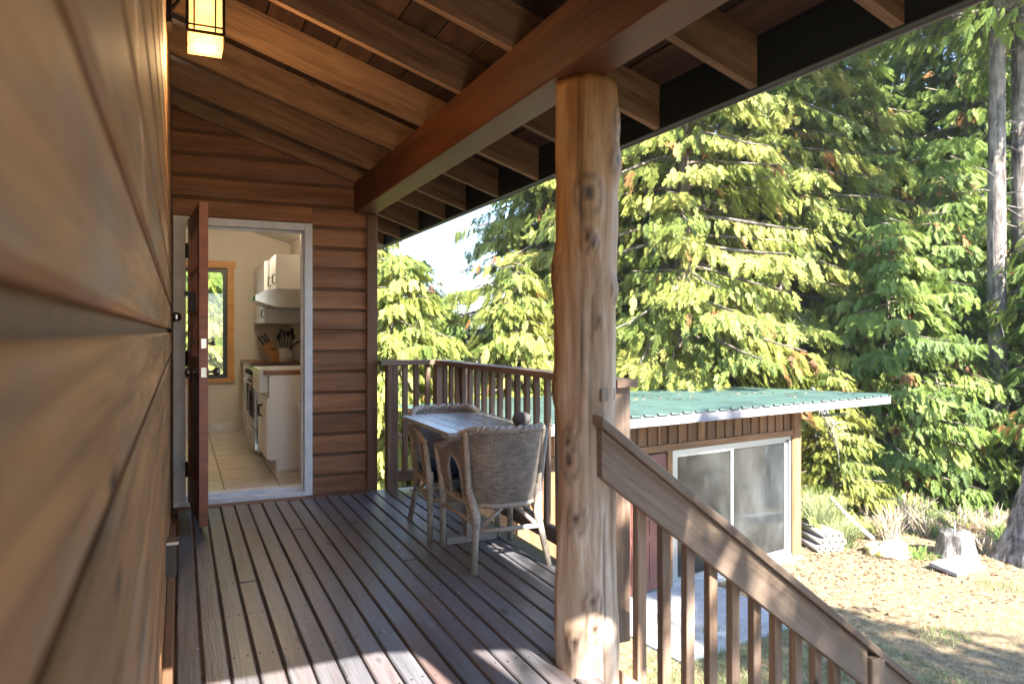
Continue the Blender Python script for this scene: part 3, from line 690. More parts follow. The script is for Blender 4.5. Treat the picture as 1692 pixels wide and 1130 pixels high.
# ================================================================== TABLE AND WICKER CHAIRS
def m_wicker():
    m, ns, ls, b = newmat('grey_wicker')
    uv = ns.new('ShaderNodeTexCoord').outputs['UV']
    br = ns.new('ShaderNodeTexBrick'); ls.new(mapping(ns, ls, uv, (1,1,1)), br.inputs['Vector'])
    br.inputs['Scale'].default_value = 1.0; br.inputs['Brick Width'].default_value = .034; br.inputs['Row Height'].default_value = .0115
    br.inputs['Mortar Size'].default_value = .0016; br.inputs['Mortar Smooth'].default_value = .8; br.offset = .5
    br.inputs['Color1'].default_value = (.46,.40,.345,1); br.inputs['Color2'].default_value = (.31,.265,.225,1); br.inputs['Mortar'].default_value = (.05,.035,.027,1)
    n = noise(ns, ls, uv, 9, 4, .6)
    r = ramp(ns, [(.3, (.75,.75,.78)), (.7, (1.25,1.18,1.12))]); ls.new(n.outputs[0], r.inputs[0])
    ls.new(mix(ns, ls, 1.0, br.outputs['Color'], r.outputs[0], 'MULTIPLY'), b.inputs['Base Color']); b.inputs['Roughness'].default_value = .5
    inv = ns.new('ShaderNodeMath'); inv.operation = 'SUBTRACT'; inv.inputs[0].default_value = 1; ls.new(br.outputs['Fac'], inv.inputs[1])
    bump(ns, ls, inv.outputs[0], b, .8, .004)
    return m
M_WICKER = m_wicker()
M_CANE = plain('grey_cane', (.40,.345,.29), .45, nscale=30, amt=.3, bump_s=.3)
M_WRAP = plain('cane_wrapping', (.46,.40,.345), .5, nscale=60, amt=.35, bump_s=.6)
def m_cushion():
    m, ns, ls, b = newmat('blue_floral_cushion')
    tc = ns.new('ShaderNodeTexCoord'); n = noise(ns, ls, tc.outputs['Object'], 22, 3, .6, 1.2)
    r = ramp(ns, [(.35, (.008,.016,.045)), (.5, (.02,.06,.14)), (.58, (.09,.20,.30)), (.68, (.02,.05,.12))]); ls.new(n.outputs[0], r.inputs[0])
    ls.new(r.outputs[0], b.inputs['Base Color']); b.inputs['Roughness'].default_value = .9; bump(ns, ls, n.outputs[0], b, .3, .01); return m
M_CUSH = m_cushion()
def plan(s, top):
    """U-shaped plan, s in [-1,1]; 0 is the middle of the back (at -y)"""
    a, bk, fr_ = (.245, .31, .28) if top else (.20, .245, .25)
    t = abs(s); sg = 1 if s >= 0 else -1
    if t < .62:
        q = t/.62*math.pi/2; x = a*math.sin(q)**.75 if q > 0 else 0; y = -bk*max(0, math.cos(q))**.75
    else: x = a; y = fr_*(t-.62)/.38
    return Vector((sg*x, y, 0))
def rimz(s):
    t = abs(s); f = min(1, max(0, (t-.25)/.75)); f = f*f*(3-2*f); return .742-.15*f
def make_chair(M, label):
    root = thing('wicker_chair', (0,0,0), label, 'chair', 'wicker armchairs at the deck table')
    NS, NZ = 112, 40; vs = []; uvs = []; fs = []; arc = [0]
    ss_ = [-1+2*i/NS for i in range(NS+1)]
    for i in range(1, NS+1): arc.append(arc[-1]+(plan(ss_[i], True)-plan(ss_[i-1], True)).length)
    for i, s in enumerate(ss_):
        pt, pb = plan(s, True), plan(s, False)
        for j in range(NZ+1):
            f = j/NZ; z = .33+(rimz(s)-.33)*f; g = f**.8
            p = pb.lerp(pt, g); vs.append((p.x, p.y, z)); uvs.append((arc[i], z))
    hole = lambda s, z: ((abs(s)-.655)/.125)**2+((z-.475)/.105)**2 < 1 if z > .44 else abs(abs(s)-.655) < .125*.95 and z > .36
    for i in range(NS):
        for j in range(NZ):
            s = (ss_[i]+ss_[i+1])/2; z = .33+(rimz(s)-.33)*(j+.5)/NZ
            if hole(s, z): continue
            a = i*(NZ+1)+j; fs.append((a, a+NZ+1, a+NZ+2, a+1))
    me = mesh_from('woven_shell', vs, fs, M_WICKER, True)
    ul = me.uv_layers.new(name='UVMap'); li = np.zeros(len(me.loops), dtype=np.int32); me.loops.foreach_get('vertex_index', li)
    ul.data.foreach_set('uv', np.array(uvs, dtype=np.float32)[li].ravel())
    o = link(bpy.data.objects.new('woven_shell', me), Matrix.Identity(4), root)
    md = o.modifiers.new('thick', 'SOLIDIFY'); md.thickness = .009; md.offset = 0
    def on(s, z):
        f = ((z-.33)/(rimz(s)-.33))**.8; p = plan(s, False).lerp(plan(s, True), max(0, min(1.05, f))); return Vector((p.x, p.y, z))
    # braided rim: two twisted strands
    for ph in (0, math.pi):
        pts = []
        for i in range(241):
            s = -1+2*i/240; c = on(s, rimz(s)); n_ = Vector((c.x, c.y, 0)).normalized(); a = i*.52+ph
            pts.append(c + n_*(.011*math.cos(a)) + Vector((0,0,.011*math.sin(a)+.006)))
        MB().tube(pts, .0125, 6).build('braided_rim', M_WRAP, root, smooth=True)
    for sg in (-1, 1):
        pts = []
        for i in range(33):
            a = math.pi*(1.0-i/32); pts.append(on(sg*(.655+.128*math.cos(a)), .44+.14*math.sin(a)))
        pts = [on(sg*(.655-.128), .35)]+pts+[on(sg*(.655+.128), .35)]
        MB().tube(pts, .010, 7).build('arm_opening_rim', M_CANE, root, smooth=True)
        # legs
        b_top = on(sg*.40, .732)*1.0; b_top += Vector((b_top.x, b_top.y, 0)).normalized()*.022
        b_mid = on(sg*.40, .40); b_mid += Vector((b_mid.x, b_mid.y, 0)).normalized()*.024
        MB().tube([b_top, b_mid, Vector((sg*.178, -.215, .28)), Vector((sg*.215, -.285, .0))], [.016,.019,.019,.017], 10).build('leg', M_CANE, root, smooth=True)
        MB().tube([b_mid+Vector((0,0,.02)), Vector((sg*.178, -.215, .28)), Vector((sg*.183, -.228, .225))], [.022,.0245,.0225], 10).build('leg_wrapping', M_WRAP, root, smooth=True)
        f_top = on(sg*1.0, .59)
        MB().tube([f_top+Vector((sg*.004,.004,0)), Vector((sg*.215, .262, .36)), Vector((sg*.215, .268, 0))], [.017,.019,.017], 10).build('leg', M_CANE, root, smooth=True)
        MB().tube([Vector((sg*.218, .262, .42)), Vector((sg*.215, .264, .30))], .0235, 10).build('leg_wrapping', M_WRAP, root, smooth=True)
        MB().tube([(sg*.185, -.225, .24), (sg*.20, 0, .25), (sg*.213, .26, .25)], .0115, 8).build('stretcher', M_CANE, root, smooth=True)
        MB().tube([(sg*.19, -.17, .26), (sg*.19, -.09, .325), (sg*.19, .0, .335)], .010, 8).build('brace', M_CANE, root, smooth=True)
        MB().tube([(sg*.165, -.225, .215), (sg*.10, -.232, .27), (sg*.035, -.232, .325)], .0115, 8).build('brace', M_WRAP, root, smooth=True)
    for y, z, w in ((-.232, .205, .185), (.266, .25, .213)):
        MB().tube([(-w, y, z), (w, y, z)], .0135, 8).build('stretcher', M_WRAP, root, smooth=True)
    MB().tube([on(s/20, .335) for s in range(-20, 21)], .014, 8).build('seat_ring', M_WRAP, root, smooth=True)
    sv = MB(); top = [plan(s/16, False)*.96 for s in range(-16, 17)]
    n = len(top); sv.add([(p.x, p.y, .352) for p in top]+[(p.x, p.y, .335) for p in top], [tuple(range(n)), tuple(range(2*n-1, n-1, -1))]+[(i, i+n, (i+1)%n+n, (i+1)%n) for i in range(n)])
    sv.build('seat', M_CANE, root)
    PW[root.name] = Matrix.Identity(4)
    root.matrix_local = M
    for ch in root.children: pass
    # move bookkeeping
    def shift(o_):
        for c in o_.children: PW[c.name] = M @ PW[c.name]; shift(c)
    shift(root); PW[root.name] = M.copy()
    return root
ch1 = make_chair(Matrix.Translation((1.615, 3.79, 0)) @ Matrix.Rotation(R(-2), 4, 'Z'), 'grey wicker armchair with blue cushion, its woven back towards the red door side of the steps')
ch1['label'] = 'grey wicker armchair with blue cushion, the one nearer the log post'
ch2 = copy_tree(ch1, Matrix.Translation((1.60, 4.42, 0)) @ Matrix.Rotation(R(176), 4, 'Z'))
ch2['label'] = 'grey wicker armchair on the far side of the table, nearer the cabin corner'
def cushion(M, label):
    bm = bmesh.new(); bmesh.ops.create_uvsphere(bm, u_segments=32, v_segments=16, radius=1)
    for v in bm.verts:
        x, y, z = v.co; r = math.hypot(x, y); k = (abs(x)**3.2+abs(y)**3.2)**(1/3.2)/max(r, 1e-5)
        s = .185/ max(.8, k)
        fz = math.copysign(abs(z)**.6, z)
        v.co = Vector((x*s/.9, y*s/.9*1.02, .036*fz + .006*mnoise.noise(Vector((x*3, y*3, z))) + (.012*r*r)))
    me = bpy.data.meshes.new('cushion'); bm.to_mesh(me); bm.free(); me.materials.append(M_CUSH); me.polygons.foreach_set('use_smooth', [True]*len(me.polygons))
    return tag(link(bpy.data.objects.new('seat_cushion', me), M), label, 'cushion', 'blue cushions on the wicker chairs')
cushion(Matrix.Translation((1.615, 3.80, .389)), 'blue patterned cushion on the wicker chair nearer the log post')
cushion(Matrix.Translation((1.60, 4.41, .389)), 'blue patterned cushion on the wicker chair nearer the cabin corner')
def m_tabletop():
    m = wood('table_weathered', (.17,.16,.155), (.42,.40,.39), .26, stain=(.45,.43,.42), stain_lo=.45, stain_hi=.7, vary=.06, knots=False, spec=.7); return m
M_TABLE = m_tabletop()
tb = thing('deck_table', (1.60, 4.11, 0), 'small rectangular grey wooden table between the wicker chairs', 'table')
for i in range(6):
    x = 1.348+.0935*i; board('table_plank', (x, 3.66, .712), (x, 4.56, .712), .0925, .022, (0,0,1), M_TABLE, tb, .003)
for y in (3.80, 4.42): board('cleat', (1.32, y, .690), (1.86, y, .690), .06, .02, (0,0,1), M_TABLE, tb)
board('pedestal', (1.60, 4.105, .02), (1.60, 4.105, .68), .075, .075, (1,0,0), M_TABLE, tb)
board('foot', (1.44, 4.105, .02), (1.76, 4.105, .02), .07, .038, (0,0,1), M_TABLE, tb)
stn = MB().lathe([(.012,0),(.040,.006),(.055,.025),(.056,.042),(.047,.060),(.028,.072),(.008,.076)], (1.80, 3.80, .7232), 20)
tag(stn.build('beach_stone', plain('grey_stone', (.13,.12,.12), .6, nscale=30, amt=.25), None, (1.80, 3.80, .7232), True), 'smooth round grey stone on the corner of the deck table', 'stone')

# ================================================================== GROUND
def gz(x, y):
    d = max(0.0, math.hypot(x-6, y-8)-22)
    return GZ + .035*mnoise.noise(Vector((x*.35, y*.35, 0))) + .012*mnoise.noise(Vector((x*1.4, y*1.4, 3))) - min(6.0, d*.045)
ax = np.concatenate([-np.geomspace(1500, 32, 14), np.linspace(-30, 40, 141), np.geomspace(42, 1500, 14)])
gv = [(float(x), float(y), gz(x, y)) for y in ax for x in ax]; N_ = len(ax)
gf = [(j*N_+i, j*N_+i+1, (j+1)*N_+i+1, (j+1)*N_+i) for j in range(N_-1) for i in range(N_-1)]
def m_ground():
    m, ns, ls, b = newmat('dry_yard'); tc = ns.new('ShaderNodeTexCoord'); v = tc.outputs['Object']
    n1 = noise(ns, ls, v, .35, 6, .6); n2 = noise(ns, ls, v, 9, 8, .7); n3 = noise(ns, ls, v, 55, 4, .7)
    r2 = ramp(ns, [(.28, (.11,.072,.045)), (.5, (.24,.185,.12)), (.72, (.36,.30,.21))]); ls.new(n2.outputs[0], r2.inputs[0])
    r3 = ramp(ns, [(.3, (.62,.58,.5)), (.7, (1.2,1.18,1.1))]); ls.new(n3.outputs[0], r3.inputs[0])
    c = mix(ns, ls, 1.0, r2.outputs[0], r3.outputs[0], 'MULTIPLY')
    r1 = ramp(ns, [(.50, (0,0,0)), (.72, (1,1,1))]); ls.new(n1.outputs[0], r1.inputs[0])
    c = mix(ns, ls, r1.outputs[0], c, mix(ns, ls, .35, c, (.14,.17,.07)))
    ls.new(c, b.inputs['Base Color']); b.inputs['Roughness'].default_value = .95; b.inputs['Specular IOR Level'].default_value = .1
    bump(ns, ls, n2.outputs[0], b, .6, .05); return m
gme = mesh_from('ground', gv, gf, m_ground(), True)
ground = link(bpy.data.objects.new('ground', gme), Matrix.Identity(4)); ground['kind'] = 'structure'

def at(u, s):
    t = (u-846)/1200.0; sn_, cs_ = math.sin(YAW), math.cos(YAW)
    return ((sn_+t*cs_)*s, (cs_-t*sn_)*s)

# grass blades, litter, needles (nobody could count them)
def scatter_mesh(name, tris, mat, label, cat):
    v = np.asarray(tris, dtype=np.float32).reshape(-1, 3); n = len(v)//3
    me = bpy.data.meshes.new(name); me.vertices.add(len(v)); me.vertices.foreach_set('co', v.ravel())
    me.loops.add(len(v)); me.loops.foreach_set('vertex_index', np.arange(len(v), dtype=np.int32))
    me.polygons.add(n); me.polygons.foreach_set('loop_start', np.arange(0, len(v), 3, dtype=np.int32))
    me.materials.append(mat); me.update(calc_edges=True); me.validate()
    return tag(link(bpy.data.objects.new(name, me), Matrix.Identity(4)), label, cat, None, 'stuff')
def blades(n, area, h0, h1, w, seed, dens=None, lean=.6):
    g = np.random.default_rng(seed); out = []
    x = g.uniform(area[0], area[1], n); y = g.uniform(area[2], area[3], n)
    keep = np.array([(dens(a, b) if dens else 1) for a, b in zip(x, y)]) > g.uniform(0, 1, n)
    x, y = x[keep], y[keep]; n = len(x)
    z = np.array([gz(a, b) for a, b in zip(x, y)]); h = g.uniform(h0, h1, n); a = g.uniform(0, 6.28, n); ln = g.uniform(.1, lean, n)*h; b = g.uniform(0, 6.28, n)
    p0 = np.stack([x-w*np.cos(a), y-w*np.sin(a), z-.01], 1); p1 = np.stack([x+w*np.cos(a), y+w*np.sin(a), z-.01], 1); p2 = np.stack([x+ln*np.cos(b), y+ln*np.sin(b), z+h], 1)
    return np.stack([p0, p1, p2], 1)
def patchy(f, lo, hi):
    return lambda x, y: 1.0 if mnoise.noise(Vector((x*f, y*f, 7))) > lo else hi
inslab = lambda x, y: 3.0 < x < 9.6 and y > 8.4+.145*(x-6)
def m_blade(name, c1, c2):
    m, ns, ls, b = newmat(name); tc = ns.new('ShaderNodeTexCoord'); n = noise(ns, ls, tc.outputs['Object'], 3.5, 5, .7)
    r = ramp(ns, [(.35, c1), (.65, c2)]); ls.new(n.outputs[0], r.inputs[0]); ls.new(r.outputs[0], b.inputs['Base Color']); b.inputs['Roughness'].default_value = .8; return m
dn = lambda x, y: 0 if inslab(x, y) else (1.0 if mnoise.noise(Vector((x*.8, y*.8, 2))) > -.15 else .3)
scatter_mesh('dry_grass', blades(60000, (2.2, 15, 2.5, 13), .015, .06, .004, 5, dn, 1.2), m_blade('straw_blades', (.32,.265,.17), (.45,.39,.27)), 'short straw coloured dry grass over the yard', 'grass')
dg = lambda x, y: (0 if inslab(x, y) else 1.0)*(1.0 if mnoise.noise(Vector((x*.6, y*.6, 9)))+(.35 if y < 7.6-.35*abs(x-5) and x < 7.6 else -.36) > .12 else .006)
scatter_mesh('green_grass', blades(90000, (2.2, 15, 2.5, 13), .03, .12, .005, 6, dg, .9), m_blade('green_blades', (.10,.16,.045), (.24,.29,.10)), 'green grass tufts in the yard beside the deck', 'grass')
lg = np.random.default_rng(8); lit = []
for i in range(4200):
    x, y = lg.uniform(5.5, 15), lg.uniform(6, 13)
    if inslab(x, y) and x < 8: continue
    if lg.uniform() > (.9 if x > 8.5 and y > 7.4 else .35): continue
    z = gz(x, y)+.01; a = lg.uniform(0, 6.28); l, w_ = lg.uniform(.02, .06), lg.uniform(.012, .025)
    c, s_ = math.cos(a), math.sin(a); P4 = [(x-l*c, y-l*s_, z), (x+l*c, y+l*s_, z), (x-w_*s_, y+w_*c, z+.02), (x+w_*s_, y-w_*c, z+.004)]
    for tri in ((0,2,1),(0,1,3),(0,3,2),(1,2,3)): lit.append([P4[k_] for k_ in tri])
scatter_mesh('leaf_litter', lit, plain('litter_brown', (.20,.11,.06), .9, nscale=5, amt=.4), 'fallen cones and brown leaf litter on the yard', 'litter')

# ================================================================== SHED
SO = Vector((5.12, 7.61, 0)); SA = math.atan2(.84, 5.72)
SM = Matrix.Translation(SO) @ Matrix.Rotation(SA, 4, 'Z')
shed = thing('shed', SM @ Vector((2, .75, GZ)), 'low wooden shed with green metal roof and glass sliding door', 'shed')
def sloc(mb, name, mat, parent=shed, smooth=False):
    mb.v = [SM @ v for v in mb.v]; return mb.build(name, mat, parent, smooth=smooth)
def sboard(name, p0, p1, w, t, up, mat, parent=shed, **kw):
    return board(name, SM @ Vector(p0), SM @ Vector(p1), w, t, SM.to_3x3() @ Vector(up), mat, parent, **kw)
WY = .75; XL = -1.2; XR = 4.40; FZ = .06
sboard('fascia', (-1.55, 0, FZ+.075), (5.78, 0, FZ+.075), .14, .04, (0,-1,0), M_GREYWOOD)
def zr(y): return .205 - .026*y
pw = .915
for i in range(8):
    x0 = -1.55+pw*i; x1 = x0+pw; prof = []
    if x1 > 5.83: x1 = 5.83
    nr = 4
    for k_ in range(nr):
        a = x0+(x1-x0)*k_/nr; w_ = (x1-x0)/nr
        prof += [(a, 0), (a+w_*.40, 0), (a+w_*.46, .032), (a+w_*.56, .032), (a+w_*.64, 0)]
    prof.append((x1-.002, 0))
    mb = MB(); n = len(prof); ya_, yb_ = -.05, 3.75
    mb.add([(x, ya_, zr(ya_)+z) for x, z in prof]+[(x, yb_, zr(yb_)+z) for x, z in prof]+[(x, ya_, zr(ya_)+z-.004) for x, z in prof]+[(x, yb_, zr(yb_)+z-.004) for x, z in prof],
           [(i_, i_+1, n+i_+1, n+i_) for i_ in range(n-1)]+[(2*n+i_, 3*n+i_, 3*n+i_+1, 2*n+i_+1) for i_ in range(n-1)]+[(i_, 2*n+i_, 2*n+i_+1, i_+1) for i_ in range(n-1)])
    sloc(mb, 'roof_panel', M_GREENROOF)
for x in np.arange(-1.4, 5.75, .6): sboard('roof_joist', (x, .022, .135), (x, 3.7, .045), .04, .12, (0,0,1), M_SHEDWOOD)
sloc(MB().span((4.45, .30, -.10), (5.1, .42, -.085)), 'gutter_strip', M_GREENROOF)
rl = MB(); g9 = random.Random(19)
for i in range(170):
    x, y = g9.uniform(-1.3, 5.6), g9.uniform(.1, 3.5)
    if mnoise.noise(Vector((x*.8, y*.8, 1))) < -.02: continue
    a = g9.uniform(0, 3.14); l = g9.uniform(.02, .09); c_, s_ = math.cos(a)*l, math.sin(a)*l; z = zr(y)+.036
    rl.add([(x-c_, y-s_, z), (x+s_*.3, y-c_*.3, z+.004), (x+c_, y+s_, z), (x-s_*.3, y+c_*.3, z+.012)], [(0,1,2,3)])
rl_ = sloc(rl, 'fallen_sprays', plain('dry_sprays', (.22,.13,.06), .9, nscale=4, amt=.4)); rl_['kind'] = 'stuff'
# walls: back, sides, front pieces
sloc(MB().span((XL, 3.45, GZ), (XR, 3.55, -.05)), 'back_wall', M_SHEDWOOD)
sloc(MB().span((XL, WY+.06, GZ), (XL+.08, 3.449, -.02)), 'side_wall', M_SHEDWOOD)
sloc(MB().span((XR-.05, WY+.25, GZ), (XR+.03, 3.449, -.02)), 'side_wall', M_GREYWOOD)
sloc(MB().span((XL+.081, WY+.05, GZ-.05), (XR-.051, 3.449, GZ+.05)), 'shed_floor', M_CONCRETE)
DXa, DXb, DZa, DZb = 1.46, 4.17, GZ+.05, -.44
sloc(MB().span((XL, WY+.03, DZb+.01), (XR-.1, WY+.06, .10)), 'front_backing', M_SHEDWOOD)
x = XL+.1
while x < 4.22:
    sboard('wall_board', (x, WY+.018, DZb+.102), (x, WY+.018, FZ+.06), .185, .022, (0,-1,0), M_SHEDWOOD, ch=.003)
    sboard('batten', (x+.1, WY-.004, DZb+.103), (x+.1, WY-.004, FZ+.06), .035, .02, (0,-1,0), M_SHEDWOOD, ch=.003); x += .2
sboard('header_trim', (XL, WY-.012, DZb+.05), (4.30, WY-.012, DZb+.05), .10, .05, (0,-1,0), M_SHEDWOOD)
x = XL+.1
while x < .5: sboard('wall_board', (x, WY+.018, GZ), (x, WY+.018, DZb), .195, .022, (0,-1,0), M_SHEDWOOD, ch=.003); x += .2
# brown panel door
sd_ = sloc(MB().span((.60, WY+.005, GZ+.06), (1.36, WY+.045, DZb-.03)), 'door', M_BROWNDOOR)
for a, b in ((.68, .94), (1.02, 1.28)):
    for c, d_ in ((GZ+.2, GZ+.75), (GZ+.85, GZ+1.45), (GZ+1.55, GZ+1.85)): sloc(MB().span((a, WY-.006, c), (b, WY+.0045, d_)), 'door_panel', M_BROWNDOOR, sd_)
sloc(MB().lathe([(.02,0),(.015,.03),(.03,.05),(.02,.07)], (1.30, WY+.004, GZ+1.0), 12, Matrix.Rotation(R(90), 4, 'X')), 'door_knob', M_STEEL, sd_, True)
for a, b in (((.52, WY-.02, GZ+.02), (.598, WY+.05, DZb-.002)), ((1.362, WY-.02, GZ+.02), (1.455, WY+.05, DZb-.002))): sloc(MB().span(a, b), 'door_jamb', M_SHEDWOOD)
# sliding glass door
fm = MB()
fm.span((DXa, WY-.01, DZb-.05), (DXb, WY+.08, DZb-.001)); fm.span((DXa, WY-.02, DZa-.03), (DXb, WY+.08, DZa+.02)); fm.span((DXa, WY-.01, DZa+.02), (DXa+.045, WY+.08, DZb-.05)); fm.span((DXb-.045, WY-.01, DZa+.02), (DXb, WY+.08, DZb-.05))
fm = sloc(fm, 'slider_frame', M_ALU)
for nm, a, b, yy in (('sliding_panel', DXa+.046, 2.77, .0), ('fixed_panel', 2.71, DXb-.046, .04)):
    pn = MB(); y0 = WY-.005+yy; y1 = y0+.034
    pn.span((a, y0, DZa+.021), (a+.06, y1, DZb-.051)); pn.span((b-.06, y0, DZa+.021), (b, y1, DZb-.051)); pn.span((a+.06, y0+.001, DZa+.021), (b-.06, y1-.001, DZa+.09)); pn.span((a+.06, y0+.001, DZb-.11), (b-.06, y1-.001, DZb-.051))
    pn = sloc(pn, nm, M_ALU)
    g_ = MB().span((a+.06, y0+.014, DZa+.09), (b-.06, y0+.020, DZb-.11)); sloc(g_, 'glass_pane', M_DIRTY, pn)
# corner log posts, light sheathing strip
def rough_log(name, p, z0, z1, r, mat, parent, seed):
    mb = MB(); pts = []; rd = []
    for i in range(15):
        f = i/14; pts.append(Vector((p.x+.012*math.sin(f*4+seed), p.y, z0+(z1-z0)*f))); rd.append(r*(1+.08*math.sin(f*7+seed)-.06*f))
    return mb.tube(pts, rd, 14).build(name, mat, parent, smooth=True)
sboard('corner_post', (4.285, WY+.01, GZ), (4.285, WY+.01, -.05), .22, .14, (0,-1,0), M_SHEDWOOD, ch=.03)
for i in range(3): sboard('sheathing_strip', (4.435+.055*i, WY+.05+.03*i, GZ+.05), (4.435+.055*i, WY+.05+.03*i, -.04), .052, .03, (0,-1,0), M_GREYWOOD)
slab = tag(sloc(MB().span((-.2, -1.05, GZ-.1), (2.0, WY-.022, GZ+.045)), 'concrete_pad', M_CONCRETE, None), kind='structure')
sloc(MB().span((2.003, WY-.16, GZ-.1), (4.3, WY-.023, GZ+.03)), 'concrete_pad', M_CONCRETE, slab)
# things inside the shed
def st_thing(name, mb, mat, label, cat, smooth=False):
    mb.v = [SM @ v for v in mb.v]; c = sum(mb.v, Vector())/len(mb.v); zmin = min(v.z for v in mb.v)
    return tag(mb.build(name, mat, None, (c.x, c.y, zmin), smooth), label, cat)
M_PLASTIC = plain('white_plastic', (.72,.72,.70), .4)
FL = GZ+.051
bk = st_thing('bucket', MB().lathe([(.13,0),(.135,.01),(.16,.34),(.168,.345),(.165,.36),(.15,.36),(.12,.03)], (3.1, 1.35, FL), 24), M_PLASTIC, 'white plastic bucket behind the sliding glass', 'bucket', True)
bk2 = st_thing('bucket', MB().lathe([(.13,0),(.135,.01),(.155,.28),(.16,.29),(.02,.30)], (3.45, 1.55, FL), 24), M_PLASTIC, 'white lidded pail beside the open bucket in the shed', 'bucket', True)
pc = thing('plastic_chair', SM @ Vector((2.75, 1.9, FL)), 'white plastic chair standing inside the shed', 'chair')
for x, y in ((2.55, 1.7), (2.95, 1.7), (2.55, 2.1), (2.95, 2.1)): sloc(MB().tube([(x, y, FL), (x, y, FL+.43)], .02), 'leg', M_PLASTIC, pc)
sloc(MB().span((2.52, 1.67, FL+.43), (2.98, 2.13, FL+.46)), 'seat', M_PLASTIC, pc)
for i in range(5): sloc(MB().span((2.54+.09*i, 2.09, FL+.46), (2.59+.09*i, 2.12, FL+.86)), 'back_slat', M_PLASTIC, pc)
sloc(MB().span((2.52, 2.085, FL+.861), (2.98, 2.125, FL+.92)), 'back_rail', M_PLASTIC, pc)
wb = thing('workbench', SM @ Vector((2.0, 2.9, FL)), 'wooden workbench with lumber at the back of the shed', 'workbench')
sloc(MB().span((XL+.2, 2.6, FL+.86), (2.4, 3.4, FL+.91)), 'bench_top', M_PINE, wb)
for x in (XL+.3, 2.3): sloc(MB().span((x-.04, 2.65, FL), (x+.04, 2.73, FL+.859)), 'leg', M_PINE, wb)
st_thing('lumber_plank', MB().span((.6, 1.5, FL+1.45), (2.68, 1.64, FL+1.50)), M_PINE, 'pale plank lying across the shed inside the left glass', 'plank')
for x in (.7, 2.5): st_thing('shelf_bracket', MB().span((x, 1.52, FL+1.40), (x+.04, 3.44, FL+1.448)), M_SHEDWOOD, 'wooden shelf arm carrying the plank inside the shed', 'bracket')['group'] = 'shelf arms in the shed'
st_thing('storage_box', MB().span((3.35, 2.3, FL), (3.95, 2.8, FL+.5)), M_CABINET, 'pale storage box behind the buckets in the shed', 'box')
st_thing('white_carton', MB().span((1.65, 2.0, FL), (2.15, 2.5, FL+.95)), M_CABINET, 'tall white carton standing behind the left glass panel', 'carton')

# pipes stacked beside the shed
M_PIPE = plain('clay_pipe', (.33,.31,.28), .7, nscale=6, amt=.15)
ppx = Vector((9.76, 8.95, 0)); k_ = 0
for row, cnt in enumerate((4, 4, 3)):
    for i in range(cnt):
        c = ppx + Vector((.97, -.25, 0))*(.122*i+.061*row) + Vector((0, 0, GZ+.072+.105*row)); ring = MB(); n = 16; vs = []; fs = []
        for yy, q in ((-.05, .058), (.85, .058), (.85, .045), (-.05, .045)):
            for a in range(n): t = 2*math.pi*a/n; vs.append(c+Vector((.25*yy+.97*q*math.cos(t), .97*yy-.25*q*math.cos(t), q*math.sin(t))))
        for s_ in range(4):
            for a in range(n): fs.append((s_*n+a, s_*n+(a+1) % n, ((s_+1) % 4)*n+(a+1) % n, ((s_+1) % 4)*n+a))
        tag(ring.add(vs, fs).build('drain_pipe', M_PIPE, None, c+Vector((0,0,-.058)), True), 'short pale clay pipe in the stack beside the shed corner', 'pipe', 'clay pipes stacked by the shed')

# ================================================================== TREES
def m_bark(name, c1, c2, sc=1.0):
    m, ns, ls, b = newmat(name); tc = ns.new('ShaderNodeTexCoord'); v = tc.outputs['Object']
    n1 = noise(ns, ls, mapping(ns, ls, v, (9*sc, 9*sc, 1.6*sc)), 1.5, 8, .65, .5); n2 = noise(ns, ls, v, 3, 5, .6)
    r = ramp(ns, [(.38, c1), (.62, c2)]); ls.new(n1.outputs[0], r.inputs[0])
    r2 = ramp(ns, [(.4, (.75,.75,.75)), (.65, (1.25,1.25,1.2))]); ls.new(n2.outputs[0], r2.inputs[0])
    ls.new(mix(ns, ls, 1.0, r.outputs[0], r2.outputs[0], 'MULTIPLY'), b.inputs['Base Color']); b.inputs['Roughness'].default_value = .9
    bump(ns, ls, n1.outputs[0], b, 1.0, .05); return m
M_BARK = m_bark('cedar_bark', (.12,.085,.065), (.36,.29,.24)); M_FIRBARK = m_bark('fir_bark', (.07,.055,.048), (.26,.225,.20), .7)
def m_leaf(name, stops, trans):
    m, ns, ls, b = newmat(name); out = ns['Material Output']
    at_ = ns.new('ShaderNodeAttribute'); at_.attribute_name = 'tint'
    r = ramp(ns, stops); ls.new(at_.outputs['Fac'], r.inputs[0])
    ls.new(r.outputs[0], b.inputs['Base Color']); b.inputs['Roughness'].default_value = .55; b.inputs['Specular IOR Level'].default_value = .3
    tl = ns.new('ShaderNodeBsdfTranslucent'); ls.new(r.outputs[0], tl.inputs[0])
    mx = ns.new('ShaderNodeMixShader'); mx.inputs[0].default_value = trans; ls.new(b.outputs[0], mx.inputs[1]); ls.new(tl.outputs[0], mx.inputs[2]); ls.new(mx.outputs[0], out.inputs[0])
    return m
DEAD = [(.925, (.30,.17,.06)), (1.0, (.24,.095,.035))]
M_CEDAR = m_leaf('cedar_foliage', [(.0, (.11,.15,.030)), (.4, (.23,.26,.052)), (.85, (.38,.37,.09)), (.91, (.40,.35,.11))]+DEAD, .42)
M_CEDARD = m_leaf('deep_green_foliage', [(.0, (.085,.14,.030)), (.5, (.17,.235,.048)), (.88, (.26,.31,.065)), (.915, (.28,.26,.085))]+DEAD, .42)
